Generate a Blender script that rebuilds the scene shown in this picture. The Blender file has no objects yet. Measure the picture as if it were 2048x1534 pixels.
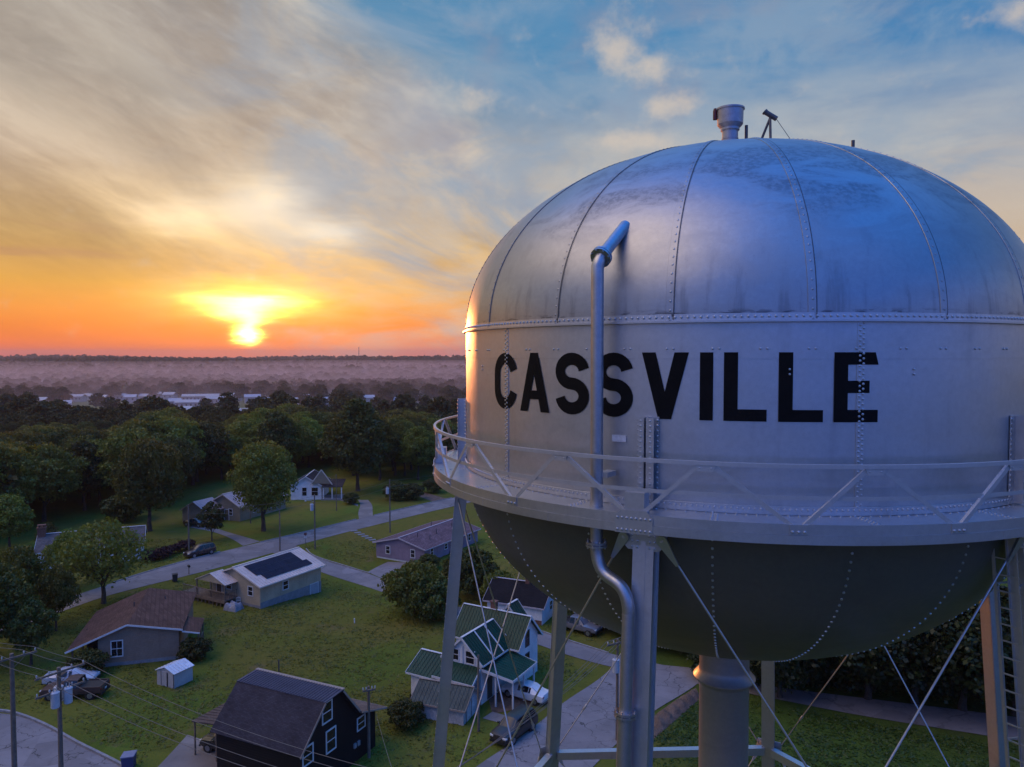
import bpy, bmesh, math, random
import numpy as np
from mathutils import Vector, Matrix
R = math.radians
rng = random.Random(7)
sc = bpy.context.scene
col = sc.collection

# ------------------------------------------------------------------ camera
H = 31.0                      # eye height above the ground
F = 1490.0                    # focal length in photograph pixels (2048 wide)
PITCH = R(2.15)
cd = bpy.data.cameras.new('camera')
cd.sensor_width = 36.0
cd.lens = 36.0 * F / 2048.0
cd.clip_start = 0.2
cd.clip_end = 30000
cam = bpy.data.objects.new('camera', cd)
cam.location = (0, 0, H)
cam.rotation_euler = (R(90) - PITCH, 0, 0)
col.objects.link(cam)
sc.camera = cam
sc.render.engine = 'CYCLES'
sc.view_settings.view_transform = 'Standard'
sc.view_settings.look = 'None'
sc.view_settings.exposure = 0.27
sc.view_settings.gamma = 1.0
sc.cycles.max_bounces = 6
sc.cycles.diffuse_bounces = 3
sc.cycles.glossy_bounces = 3
sc.cycles.transmission_bounces = 4
sc.cycles.transparent_max_bounces = 8
sc.cycles.volume_bounces = 0
sc.cycles.use_denoising = True
sc.cycles.sample_clamp_indirect = 4.0

SUN_AZ, SUN_EL = -19.4, 2.4   # degrees, clockwise from the view direction / above the horizon


def srgb(r, g, b, k=1.0):
    def c(x):
        x /= 255.0
        return (x / 12.92 if x <= 0.04045 else ((x + 0.055) / 1.055) ** 2.4) * k
    return (c(r), c(g), c(b), 1.0)


# ------------------------------------------------------------------ node helper
class Tree:
    def __init__(self, nt):
        self.nt = nt
        nt.nodes.clear()

    def node(self, kind, **kw):
        n = self.nt.nodes.new(kind)
        for k, v in kw.items():
            setattr(n, k, v)
        return n

    def put(self, sock, v):
        if isinstance(v, S):
            self.nt.links.new(v.s, sock)
        elif isinstance(v, bpy.types.NodeSocket):
            self.nt.links.new(v, sock)
        else:
            sock.default_value = v

    def m(self, op, *a):
        n = self.node('ShaderNodeMath', operation=op)
        for i, v in enumerate(a):
            self.put(n.inputs[i], v)
        return S(self, n.outputs[0])

    def vec(self, x, y, z):
        n = self.node('ShaderNodeCombineXYZ')
        for i, v in enumerate((x, y, z)):
            self.put(n.inputs[i], v)
        return S(self, n.outputs[0])

    def noise(self, v, scale, detail=4.0, rough=0.5, dist=0.0, color=False):
        n = self.node('ShaderNodeTexNoise')
        if v is not None:
            self.put(n.inputs['Vector'], v)
        n.inputs['Scale'].default_value = scale
        n.inputs['Detail'].default_value = detail
        n.inputs['Roughness'].default_value = rough
        n.inputs['Distortion'].default_value = dist
        return S(self, n.outputs['Color' if color else 'Fac'])

    def ramp(self, fac, stops, interp='LINEAR'):
        n = self.node('ShaderNodeValToRGB')
        r = n.color_ramp
        r.interpolation = interp
        while len(r.elements) < len(stops):
            r.elements.new(0.5)
        for e, (p, c) in zip(r.elements, stops):
            e.position = p
            e.color = c if not isinstance(c, (int, float)) else (c, c, c, 1)
        self.put(n.inputs[0], fac)
        return S(self, n.outputs[0])

    def mix(self, f, a, b, blend='MIX'):
        n = self.node('ShaderNodeMix', data_type='RGBA', blend_type=blend)
        self.put(n.inputs[0], f)
        self.put(n.inputs[6], a)
        self.put(n.inputs[7], b)
        return S(self, n.outputs[2])

    def step(self, x, a, b):
        n = self.node('ShaderNodeMapRange', interpolation_type='SMOOTHSTEP')
        self.put(n.inputs[0], x)
        n.inputs[1].default_value = a
        n.inputs[2].default_value = b
        return S(self, n.outputs[0])


class S:
    def __init__(self, t, s):
        self.t, self.s = t, s

    def __add__(self, o): return self.t.m('ADD', self, o)
    __radd__ = __add__
    def __sub__(self, o): return self.t.m('SUBTRACT', self, o)
    def __rsub__(self, o): return self.t.m('SUBTRACT', o, self)
    def __mul__(self, o): return self.t.m('MULTIPLY', self, o)
    __rmul__ = __mul__
    def __truediv__(self, o): return self.t.m('DIVIDE', self, o)


# ------------------------------------------------------------------ sky
def make_world():
    w = bpy.data.worlds.new('World')
    sc.world = w
    w.use_nodes = True
    t = Tree(w.node_tree)
    tc = t.node('ShaderNodeTexCoord')
    d = S(t, tc.outputs['Generated'])
    sp = t.node('ShaderNodeSeparateXYZ')
    t.put(sp.inputs[0], d)
    x, y, z = (S(t, o) for o in sp.outputs)
    el = t.m('ARCSINE', z) * 57.29578
    az = t.m('ARCTAN2', x, y) * 57.29578
    hl = t.m('SQRT', x * x + y * y + 1e-6)
    cs = (x * math.sin(R(SUN_AZ)) + y * math.cos(R(SUN_AZ))) / hl
    diff = t.m('ARCCOSINE', t.m('MINIMUM', cs, 0.99999)) / 3.14159265
    h = t.ramp(diff, [(0, srgb(252, 84, 22)), (.14, srgb(248, 122, 62)), (.25, srgb(228, 138, 100)),
                      (.40, srgb(190, 150, 145)), (.56, srgb(160, 148, 168)), (.76, srgb(78, 106, 186)), (1, srgb(58, 94, 188))])
    m_ = t.ramp(diff, [(0, srgb(252, 205, 125)), (.17, srgb(240, 208, 165)), (.33, srgb(206, 196, 188)),
                       (.55, srgb(158, 158, 186)), (.8, srgb(56, 100, 190)), (1, srgb(38, 92, 192))])
    u = t.ramp(diff, [(0, srgb(104, 156, 192)), (.2, srgb(58, 140, 196)), (.45, srgb(36, 116, 188)), (.8, srgb(8, 98, 196)), (1, srgb(0, 96, 204))])
    zen = srgb(0, 104, 200)
    c = t.mix(t.step(el, 0.3, 8.5), h, m_)
    c = t.mix(t.step(el, 8.0, 21), c, u)
    c = t.mix(t.step(el, 22, 58), c, zen)
    # orange and yellow belt above the horizon, strongest under the cloud sheet
    # cloud sheet in streaks on the sun side
    along = az * .93 - el * .36
    across = az * .36 + el * .93
    wob = t.noise(t.vec(az * .05, el * .08, 3.1), 1.0, 3)
    n1 = t.noise(t.vec(along * .042, across * .13, 0.0), 1.0, 6, .55, .5)
    n2 = t.noise(t.vec(along * .11, across * .27, 5.0), 1.0, 6, .6, .3)
    n3 = t.noise(t.vec(az * .05, el * .55, 9.0), 1.0, 5, .55, .3)
    n4 = t.noise(t.vec(along * .30, across * .85, 15.0), 1.0, 6, .62, .4)
    veil_c = t.ramp(el / 40.0, [(.0, srgb(248, 92, 30)), (.05, srgb(252, 132, 42)), (.125, srgb(253, 186, 82)), (.21, srgb(249, 207, 138)),
                                (.33, srgb(238, 216, 190)), (.46, srgb(222, 212, 200)), (.62, srgb(204, 198, 190)), (.8, srgb(178, 176, 172)), (1, srgb(120, 130, 140))])
    shade = t.ramp(n1 * .52 + n2 * .30 + n4 * .18, [(.30, srgb(172, 163, 160)), (.44, srgb(214, 208, 206)), (.56, srgb(246, 244, 243)), (.68, srgb(255, 255, 255))])
    veil = t.mix(t.step(el, 2, 9) * .95, veil_c, t.mix(1.0, veil_c, shade, 'MULTIPLY'))
    veil = t.mix(1.0, veil, t.ramp(n1, [(.42, (1, 1, 1, 1)), (.66, (1.26, 1.24, 1.18, 1))]), 'MULTIPLY')
    dk = across - 5.8
    dark_band = t.m('EXPONENT', dk * dk * -.085) * t.step(az, -8, -27) * t.step(el, 6, 12)
    veil = t.mix(dark_band * (t.step(n2, .3, .6) * .38 + .26), veil, srgb(124, 112, 104))
    edge = (el - 25.0) * -1.12 - 14.5 + (wob - .5) * 16 + (n2 - .5) * 12
    inside = t.step(edge - az, -5.0, 5.0) * t.step(az, -100, -55) * t.step(el, 52, 30)
    low = t.step(el, 11.5, 4.0)
    lowmask = t.step(az, 62, 18) * t.step(az, -95, -55)
    mask = t.m('MAXIMUM', inside, low * lowmask * .8)
    c = t.mix(mask, c, veil)
    # dark mauve bars low on the left
    bar = t.step(n3, .52, .66) * t.step(el, 1.5, 4) * t.step(el, 11, 6) * t.step(az, -18, -34) * .55
    c = t.mix(bar, c, srgb(196, 142, 112))
    # thin cream cloud over the blue to the right, in flat strips
    r1 = t.noise(t.vec(az * .045, el * .16, 21.0), 1.0, 7, .58, .4)
    r2 = t.noise(t.vec(az * .11, el * .26, 33.0), 1.0, 6, .6, .2)
    creamy = t.step(r1 * .6 + r2 * .4, .36, .60) * t.step(el, 27, 11) * t.step(az, -22, -2) * t.step(az, 110, 50)
    c = t.mix(creamy * .9, c, t.mix(t.step(el, 6, 17), srgb(226, 204, 180), srgb(196, 202, 206)))
    r3 = t.noise(t.vec(az * .09 + el * .05, el * .15, 91.0), 1.0, 7, .6, .8)
    wisp = t.step(r3, .42, .66) * t.step(el, 60, 30) * t.step(az, -30, -8) * t.step(az, 110, 60)
    c = t.mix(wisp * .72, c, srgb(150, 174, 200))
    # grey-violet cloud masses between
    gm = t.step(t.noise(t.vec(az * .07, el * .10, 47.0), 1.0, 5, .55), .50, .64) * t.step(az, -14, -4) * t.step(az, 36, 18) * t.step(el, 6, 10) * t.step(el, 32, 24)
    c = t.mix(gm * .55, c, srgb(146, 156, 182))
    # small bright puffs
    pn = t.noise(t.vec(az * .35, el * .42, 60.0), 1.0, 6, .6)

    def lobe(a0, e0, sa, se, da=0.0):
        aa = (az - a0 + da) / sa
        ee = (el - e0) / se
        return t.m('EXPONENT', (aa * aa + ee * ee) * -1.0)
    puff = None
    for a0, e0, sa, se in ((8.5, 22.0, 2.6, 1.9), (10.3, 20.5, 2.0, 1.3), (11.6, 18.0, 2.3, 1.0), (9.3, 15.7, 3.6, .8), (-2.9, 18.6, 2.4, .9), (36, 20.5, 4.0, 1.2)):
        L = lobe(a0, e0, sa, se)
        puff = L if puff is None else t.m('MAXIMUM', puff, L)
    c = t.mix(t.step(puff * .85 + (pn - .5) * 2.0, .10, 1.10) * .8, c, srgb(226, 212, 198))
    # behind the viewer: broken thin cloud so that reflections are not one tone
    b1 = t.noise(d, 3.2, 5, .55)
    c = t.mix(t.step(b1, .46, .66) * .35 * t.step(y, .1, -.35), c, srgb(150, 150, 190))
    # added warm sky patch, high left and out of view, to light the ground
    bank = t.step(x * -0.7586 + y * -0.1066 + z * 0.6428, .62, .93) * t.step(el, 24, 36)
    c = t.mix(bank * (t.step(b1, .30, .60) * .4 + .45), c, srgb(246, 214, 178))
    gain = .76 + t.step(el, 30, 50) * 1.35 + bank * .72 + t.step(diff, .45, .75) * t.step(el, 45, 20) * .85  # unseen upper and rear sky brightened to lift the light on the ground
    c = t.mix(1.0, c, t.vec(gain, gain, gain), 'MULTIPLY')
    # the sun behind low cloud: a wide bright shelf with a narrowing column under it
    el2 = el + (t.noise(t.vec(az * .25, el * 1.6, 70.0), 1.0, 5) - .5) * 1.25
    az2 = az + (t.noise(t.vec(az * .3, el * 1.1, 80.0), 1.0, 4) - .5) * 2.6

    def lobe2(a0, e0, sa, se):
        aa = (az2 - a0) / sa
        ee = (el2 - e0) / se
        return t.m('EXPONENT', (aa * aa + ee * ee) * -1.0)
    g = (lobe2(-19.3, 3.85, 2.5, .42) * 14.0 + lobe2(-19.4, 3.1, 1.55, .45) * 12.0 + lobe2(-19.4, 2.3, .8, .55) * 12.0
         + lobe2(-19.4, 1.45, .75, .42) * 34.0 + lobe2(-19.3, 3.5, 5.2, .95) * .6 + lobe2(-19.3, 2.2, 15, 2.8) * .24)
    g3 = lobe2(-19.3, 4.3, 5.0, 1.25) * .75
    glow = t.mix(1.0, (1, .40, .060, 1), t.vec(g, g, g), 'MULTIPLY')
    c = t.mix(1.0, c, glow, 'ADD')
    c = t.mix(1.0, c, t.mix(1.0, (1.0, .66, .12, 1), t.vec(g3, g3, g3), 'MULTIPLY'), 'ADD')
    g2 = lobe2(-18.2, 11.2, 3.0, 1.9) * .34 + lobe2(-13.5, 9.0, 2.8, 1.0) * .3 + lobe2(-24, 9.6, 3.6, 1.2) * .3 + lobe2(-19, 8.0, 9, 3.5) * .12
    c = t.mix(1.0, c, t.mix(1.0, (1, .86, .62, 1), t.vec(g2, g2, g2), 'MULTIPLY'), 'ADD')
    bg = t.node('ShaderNodeBackground')
    t.put(bg.inputs[0], c)
    bg.inputs[1].default_value = 1.0
    sky = t.node('ShaderNodeTexSky', sky_type='NISHITA')
    sky.sun_disc = False
    sky.sun_elevation = R(SUN_EL)
    sky.sun_rotation = R(SUN_AZ)
    sky.altitude = 400
    bg2 = t.node('ShaderNodeBackground')
    t.put(bg2.inputs[0], sky.outputs[0])
    bg2.inputs[1].default_value = 0.05
    add = t.node('ShaderNodeMixShader')           # clear-air sky seen through the broken cloud
    add.inputs[0].default_value = .10
    t.nt.links.new(bg.outputs[0], add.inputs[1])
    t.nt.links.new(bg2.outputs[0], add.inputs[2])
    out = t.node('ShaderNodeOutputWorld')
    t.nt.links.new(add.outputs[0], out.inputs[0])
    w.cycles.sampling_method = 'MANUAL'
    w.cycles.sample_map_resolution = 1024


make_world()

sl = bpy.data.lights.new('sun', 'SUN')
sl.energy = 1.7
sl.angle = R(1.5)
sl.color = (1.0, .30, .085)
sun = bpy.data.objects.new('sun', sl)
col.objects.link(sun)
_d = Vector((math.sin(R(SUN_AZ)) * math.cos(R(SUN_EL)), math.cos(R(SUN_AZ)) * math.cos(R(SUN_EL)), math.sin(R(SUN_EL))))
sun.rotation_euler = _d.to_track_quat('Z', 'Y').to_euler()
sun.location = (0, 0, 80)

# ------------------------------------------------------------------ photograph pixel -> point on the ground (measured on a 2048 x 1534 frame)


def ray(px, py):
    u, v = (px - 1024) / F, (767 - py) / F
    return Vector((u, math.cos(PITCH) + v * math.sin(PITCH), -math.sin(PITCH) + v * math.cos(PITCH)))


def P(px, py, z=0.0):
    d = ray(px, py)
    k = (z - H) / d.z
    return Vector((d.x * k, d.y * k, z))


# ------------------------------------------------------------------ mesh builder
class MB:
    def __init__(self):
        self.v, self.f, self.s = [], [], []

    def add(self, vs, fs, smooth=False):
        n = len(self.v)
        self.v.extend([tuple(p) for p in vs])
        for f in fs:
            self.f.append(tuple(i + n for i in f))
            self.s.append(smooth)
        return self

    def obox(self, c, ax, ay, az):
        """box from its centre and three half-extent vectors"""
        c, ax, ay, az = (Vector(q) for q in (c, ax, ay, az))
        p = [c + ax * i + ay * j + az * k for k in (-1, 1) for j in (-1, 1) for i in (-1, 1)]
        fs = [(0, 2, 3, 1), (4, 5, 7, 6), (0, 1, 5, 4), (2, 6, 7, 3), (0, 4, 6, 2), (1, 3, 7, 5)]
        if ax.cross(ay).dot(az) < 0:
            fs = [f[::-1] for f in fs]
        return self.add(p, fs)

    def box(self, x0, x1, y0, y1, z0, z1):
        return self.obox(((x0 + x1) / 2, (y0 + y1) / 2, (z0 + z1) / 2), ((x1 - x0) / 2, 0, 0), (0, (y1 - y0) / 2, 0), (0, 0, (z1 - z0) / 2))

    def bar(self, p0, p1, w, h, up=(0, 0, 1)):
        p0, p1 = Vector(p0), Vector(p1)
        d = (p1 - p0)
        a = d.normalized()
        s = a.cross(Vector(up))
        if s.length < 1e-4:
            s = a.cross(Vector((1, 0, 0)))
        s.normalize()
        return self.obox((p0 + p1) / 2, d / 2, s * (w / 2), s.cross(a) * (h / 2))

    def tube(self, pts, r, n=8, caps=True, smooth=True):
        pts = [Vector(p) for p in pts]
        rs = r if isinstance(r, (list, tuple)) else [r] * len(pts)
        vs, fs = [], []
        a = (pts[1] - pts[0]).normalized()
        s = a.cross(Vector((0, 0, 1)))
        if s.length < .02:
            s = a.cross(Vector((1, 0, 0)))
        s.normalize()
        for i, p in enumerate(pts):
            t = (pts[min(i + 1, len(pts) - 1)] - pts[max(i - 1, 0)]).normalized()
            s = (s - t * s.dot(t))
            s.normalize()
            b = t.cross(s)
            for k in range(n):
                q = 2 * math.pi * k / n
                vs.append(p + (s * math.cos(q) + b * math.sin(q)) * rs[i])
        for i in range(len(pts) - 1):
            for k in range(n):
                k2 = (k + 1) % n
                fs.append((i * n + k, i * n + k2, (i + 1) * n + k2, (i + 1) * n + k))
        self.add(vs, fs, smooth)
        if caps:
            m = len(self.v) - len(vs)
            self.f.append(tuple(m + k for k in range(n))[::-1])
            self.s.append(False)
            e = m + (len(pts) - 1) * n
            self.f.append(tuple(e + k for k in range(n)))
            self.s.append(False)
        return self

    def lathe(self, prof, n=64, c=(0, 0, 0), smooth=True):
        """profile of (radius, z) turned about the vertical through c, outside on the left of the downward profile"""
        vs, fs = [], []
        for r, z in prof:
            for k in range(n):
                q = 2 * math.pi * k / n
                vs.append((c[0] + r * math.cos(q), c[1] + r * math.sin(q), c[2] + z))
        for i in range(len(prof) - 1):
            for k in range(n):
                k2 = (k + 1) % n
                fs.append((i * n + k, (i + 1) * n + k, (i + 1) * n + k2, i * n + k2))
        return self.add(vs, fs, smooth)

    def rivet(self, p, nrm, r=.018):
        nrm = Vector(nrm).normalized()
        a = nrm.cross(Vector((0.3, .2, 1))).normalized()
        b = nrm.cross(a)
        p = Vector(p)
        vs = []
        for rr, hh in ((1, -.1), (.86, .55)):
            for k in range(6):
                q = math.pi * k / 3
                vs.append(p + (a * math.cos(q) + b * math.sin(q)) * (r * rr) + nrm * (r * hh))
        vs.append(p + nrm * (r * .95))
        fs = [(k, (k + 1) % 6, 6 + (k + 1) % 6, 6 + k) for k in range(6)] + [(6 + k, 6 + (k + 1) % 6, 12) for k in range(6)]
        return self.add(vs, fs, True)

    def poly(self, pts, th):
        """flat polygon pts (3-D, counter-clockwise from the front) given a thickness backwards"""
        pts = [Vector(p) for p in pts]
        n = (pts[1] - pts[0]).cross(pts[2] - pts[1]).normalized()
        k = len(pts)
        vs = pts + [p - n * th for p in pts]
        fs = [tuple(range(k)), tuple(range(2 * k - 1, k - 1, -1))] + [(i, k + i, k + (i + 1) % k, (i + 1) % k) for i in range(k)]
        return self.add(vs, fs)

    def build(self, name, mat, parent=None, sharp=35, bevel=0):
        me = bpy.data.meshes.new(name)
        me.from_pydata(self.v, [], self.f)
        me.polygons.foreach_set('use_smooth', self.s)
        me.update()
        if any(self.s):
            me.set_sharp_from_angle(angle=R(sharp))
        me.materials.append(mat)
        o = bpy.data.objects.new(name, me)
        col.objects.link(o)
        if parent is not None:
            o.parent = parent
        if bevel:
            b = o.modifiers.new('bevel', 'BEVEL')
            b.width = bevel
            b.segments = 1
            b.limit_method = 'ANGLE'
        return o


def tag(o, label=None, cat=None, group=None, kind=None):
    for k, v in (('label', label), ('category', cat), ('group', group), ('kind', kind)):
        if v:
            o[k] = v
    return o


def thing(name, label, cat, loc=(0, 0, 0), rz=0.0, group=None):
    o = bpy.data.objects.new(name, None)
    o.empty_display_size = .5
    o.location = loc
    o.rotation_euler = (0, 0, rz)
    col.objects.link(o)
    return tag(o, label, cat, group)


def dup(root, loc, rz=None, label=None, scale=None, name=None):
    """a copy of a thing with copies of its parts and sub-parts"""
    r = root.copy()
    if name:
        r.name = name
    col.objects.link(r)
    r.location = loc
    if rz is not None:
        r.rotation_euler = (0, 0, rz)
    if scale is not None:
        r.scale = scale
    if label:
        r['label'] = label
    for ch in list(root.children):
        c = ch.copy()
        col.objects.link(c)
        c.parent = r
        for g in list(ch.children):
            d = g.copy()
            col.objects.link(d)
            d.parent = c
    return r


# ------------------------------------------------------------------ materials
MATS = {}


def mat(name, color, rough=.6, metal=0.0, spec=.5, noise=None, bump=None, two=None, coat=0.0):
    """a surface with two-scale colour variation: noise=(scale, amount), bump=(scale, strength, distance)"""
    if name in MATS:
        return MATS[name]
    m = bpy.data.materials.new(name)
    m.use_nodes = True
    t = Tree(m.node_tree)
    b = t.node('ShaderNodeBsdfPrincipled')
    o = t.node('ShaderNodeOutputMaterial')
    t.nt.links.new(b.outputs[0], o.inputs[0])
    b.inputs['Roughness'].default_value = rough
    b.inputs['Metallic'].default_value = metal
    b.inputs['Specular IOR Level'].default_value = spec
    b.inputs['Coat Weight'].default_value = coat
    tc = t.node('ShaderNodeTexCoord')
    v = S(t, tc.outputs['Object'])
    if noise:
        s, a = noise
        n = t.noise(v, s, 4, .6) * .6 + t.noise(v, s * 7.3, 3, .6) * .4
        lo = tuple(max(0, c * (1 - a)) for c in color[:3]) + (1,)
        hi = tuple(min(1, c * (1 + a)) for c in color[:3]) + (1,)
        if two:
            lo = two
        t.put(b.inputs['Base Color'], t.ramp(n, [(.34, lo), (.66, hi)]))
        t.put(b.inputs['Roughness'], t.ramp(n, [(.3, min(1, rough * 1.12)), (.7, rough * .9)]))
    else:
        b.inputs['Base Color'].default_value = color
    if bump:
        s, st, di = bump
        bn = t.node('ShaderNodeBump')
        bn.inputs['Strength'].default_value = st
        bn.inputs['Distance'].default_value = di
        t.put(bn.inputs['Height'], t.noise(v, s, 4, .6))
        t.nt.links.new(bn.outputs[0], b.inputs['Normal'])
    MATS[name] = m
    return m


def tank_mat(name, stain, k=1.0, metal=.88, tint=None):
    """aluminium paint, weathered: metal flake sheen, blotchy dirt, fine streaks"""
    m = bpy.data.materials.new(name)
    m.use_nodes = True
    t = Tree(m.node_tree)
    b = t.node('ShaderNodeBsdfPrincipled')
    o = t.node('ShaderNodeOutputMaterial')
    t.nt.links.new(b.outputs[0], o.inputs[0])
    tc = t.node('ShaderNodeTexCoord')
    v = S(t, tc.outputs['Object'])
    sp = t.node('ShaderNodeSeparateXYZ')
    t.put(sp.inputs[0], v)
    x, y, z = (S(t, q) for q in sp.outputs)
    blot = t.noise(t.vec(x * .55, y * .55, z * 1.3), 1.0, 6, .62, .6)
    fine = t.noise(v, 9.0, 5, .65)
    grain = t.noise(v, 90.0, 2, .5)
    strk = t.noise(t.vec(x * 3.0, y * 3.0, z * .25), 1.0, 5, .6)
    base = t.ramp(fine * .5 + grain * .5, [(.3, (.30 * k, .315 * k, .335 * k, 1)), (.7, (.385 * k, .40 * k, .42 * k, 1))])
    base = t.mix(t.step(strk, .55, .75) * .22, base, (.22 * k, .22 * k, .235 * k, 1))
    if stain:
        dirt = t.step(blot, .47, .62) * (t.step(fine, .38, .62) * .7 + .3)
        zone = t.step(z, H + 2.0, H + 3.4) * t.step(z, H + 5.5, H + 5.0)
        base = t.mix(dirt * (zone * .5 + .08), base, (.08, .09, .11, 1))
        base = t.mix(t.step(strk, .5, .7) * t.step(z, H + 2.6, H + .6) * .35, base, (.10, .10, .11, 1))
        peel = t.step(z, H + .90, H + .72) * t.step(t.noise(t.vec(x * 2.2, y * 2.2, z * 9.0), 1.0, 5, .65), .52, .58)
        base = t.mix(peel * .9, base, (.02, .02, .025, 1))
        spots = t.step(t.noise(v, 14.0, 4, .7), .66, .72) * t.step(blot, .4, .6)
        base = t.mix(spots * .6, base, (.14, .14, .16, 1))
    else:
        base = t.mix(t.step(blot, .55, .72) * .25, base, (.21 * k, .21 * k, .225 * k, 1))
    if tint:
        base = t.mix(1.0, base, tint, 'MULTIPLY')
    t.put(b.inputs['Base Color'], base)
    b.inputs['Metallic'].default_value = metal
    t.put(b.inputs['Roughness'], t.ramp(blot, [(.3, .37), (.7, .47)]))
    bn = t.node('ShaderNodeBump')
    bn.inputs['Strength'].default_value = .26
    bn.inputs['Distance'].default_value = .02
    t.put(bn.inputs['Height'], t.noise(v, 1.1, 3, .5) * 1.6 + fine * .15 + grain * .06)
    t.nt.links.new(bn.outputs[0], b.inputs['Normal'])
    return m
# ------------------------------------------------------------------ the water tower
AX_AZ = R(16.13)
D0 = 21.6
AX = Vector((math.sin(AX_AZ) * D0, math.cos(AX_AZ) * D0, 0))
CV = Vector((-math.sin(AX_AZ), -math.cos(AX_AZ), 0))      # towards the viewer
SV = Vector((math.cos(AX_AZ), -math.sin(AX_AZ), 0))       # to the viewer's right
RT, RB = 7.27, 8.13                                       # tank and balcony radius
ZF, ZB, ZG, ZR = H + .67, H - 2.93, H - 3.25, H - 1.87    # roof flange, balcony floor, girder bottom, hand rail
DOME, BOWL = 4.88, 4.83
LEG0 = -11.5
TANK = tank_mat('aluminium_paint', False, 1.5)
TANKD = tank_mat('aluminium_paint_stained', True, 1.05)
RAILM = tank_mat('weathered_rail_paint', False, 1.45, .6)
BOWLM = tank_mat('dull_shaded_bowl_paint', False, .36, .35, (1.12, .98, .80, 1))  # underside shade put into a darker, warmer copy of the tank paint
BLACK = mat('black_lettering_paint', (.004, .004, .005, 1), .7, spec=.15, noise=(3, .3))
GALV = mat('galvanised_pipe', (.42, .43, .46, 1), .40, .9, noise=(6, .14))
DARKM = mat('dark_bolted_steel', (.10, .10, .11, 1), .5, .6, noise=(8, .2))


def dirv(ph):
    return CV * math.cos(R(ph)) + SV * math.sin(R(ph))


def tanv(ph):
    return CV * -math.sin(R(ph)) + SV * math.cos(R(ph))


def TP(r, ph, z):
    q = dirv(ph) * r
    return Vector((q.x, q.y, z))


Zv = Vector((0, 0, 1))
tower = thing('water_tower', 'silver riveted water tower with a domed roof and black lettering', 'water tower', AX)


def ring_box(mb, r0, r1, z0, z1, n=144):
    mb.lathe([(r0, z1), (r1, z1)][::-1], n)
    mb.lathe([(r1, z1), (r1, z0)], n)
    mb.lathe([(r1, z0), (r0, z0)], n)
    mb.lathe([(r0, z0), (r0, z1)], n)


def dome_pt(ph, t, up=True):
    """t from 0 at the rim to 1 at the pole (angle fraction); point and outward normal"""
    q = t * math.pi / 2
    h, z0, sg = (DOME, ZF, 1) if up else (BOWL, ZB, -1)
    r = RT * math.cos(q)
    p = TP(r, ph, z0 + sg * h * math.sin(q))
    n = dirv(ph) * (math.cos(q) / RT) + Zv * (sg * math.sin(q) / h)
    return p, n.normalized()


def seam(mb, ph, up, t1, gap, rv, side=1, strap=True):
    """one row of rivets up a meridian, with the lap edge of the plate beside it"""
    prev, acc, last = None, 0.0, -9
    N = 400
    for i in range(N + 1):
        t = t1 * i / N
        p, n = dome_pt(ph, t, up)
        if prev is not None:
            acc += (p - prev).length
        if acc - last >= gap:
            mb.rivet(p, n, rv)
            last = acc
        prev = p
    if strap:
        vs, fs = [], []
        M = 40
        for i in range(M + 1):
            p, n = dome_pt(ph, t1 * i / M, up)
            tv = tanv(ph)
            for off, hh in ((-.09, .002), (-.085, .012), (.055, .014), (.06, .002)):
                vs.append(p + tv * (off * side) + n * hh)
        for i in range(M):
            for k in range(3):
                f = (i * 4 + k, i * 4 + k + 1, (i + 1) * 4 + k + 1, (i + 1) * 4 + k)
                fs.append(f if (side > 0) == up else f[::-1])
        mb.add(vs, fs)


# roof: half ellipsoid of plates
mb = MB()
prof = [(RT * math.sin(R(a)), ZF + DOME * math.cos(R(a))) for a in np.linspace(0.5, 90, 60)]
mb.lathe(prof, 144)
for k in range(18):
    seam(mb, -8.3 + 20 * k, True, .93, .165, .029, 1)
roof = mb.build('roof', TANKD, tower)
# flange ring between roof and shell
mb = MB()
ring_box(mb, RT - .02, RT + .085, ZF - .055, ZF - .02)
mb.lathe([(RT + .012, ZF + .11), (RT + .016, ZF - .02)], 144)
for k in range(380):
    ph = k * 360 / 380
    mb.rivet(TP(RT + .015, ph, ZF + .05), dirv(ph), .029)
mb.build('roof_flange', TANK, roof)
# vent
vent = MB()
zt = ZF + DOME
vent.lathe([(.0, zt + 1.24), (.36, zt + 1.22), (.385, zt + 1.23), (.385, zt + 1.19), (.355, zt + 1.17), (.345, zt + .80), (.30, zt + .74), (.25, zt + .70),
            (.255, zt + .64), (.215, zt + .60), (.215, zt + .42), (.225, zt + .42), (.225, zt + .39), (.215, zt + .39), (.215, zt - .05)], 40)
ven = vent.build('roof_vent', mat('vent_steel', (.36, .37, .42, 1), .45, .7, noise=(5, .2)), roof)
for (dx, dy, z0, z1, rr) in ((-.40, -.05, .95, 1.22, .06), (-.02, .30, 1.2, 1.30, .07)):
    l = MB()
    c = SV * dx - CV * dy
    l.lathe([(.0, zt + z1 + .05), (rr * .7, zt + z1 + .03), (rr, zt + z1 - .04), (rr, zt + z0), (.0, zt + z0)], 16, (c.x, c.y, 0))
    l.build('warning_light', mat('dark_red_lens', (.10, .012, .012, 1), .25), ven)
# pipe stubs on the roof
for (dx, dy, z1) in ((.43, .1, .78), (3.15, .2, .66)):
    c = SV * dx - CV * dy
    r = c.length
    zb = ZF + DOME * math.sqrt(1 - (r / RT) ** 2)
    MB().tube([(c.x, c.y, zb - .05), (c.x, c.y, zb + z1)], .045, 12).build('pipe_stub', DARKM, roof)
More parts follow.
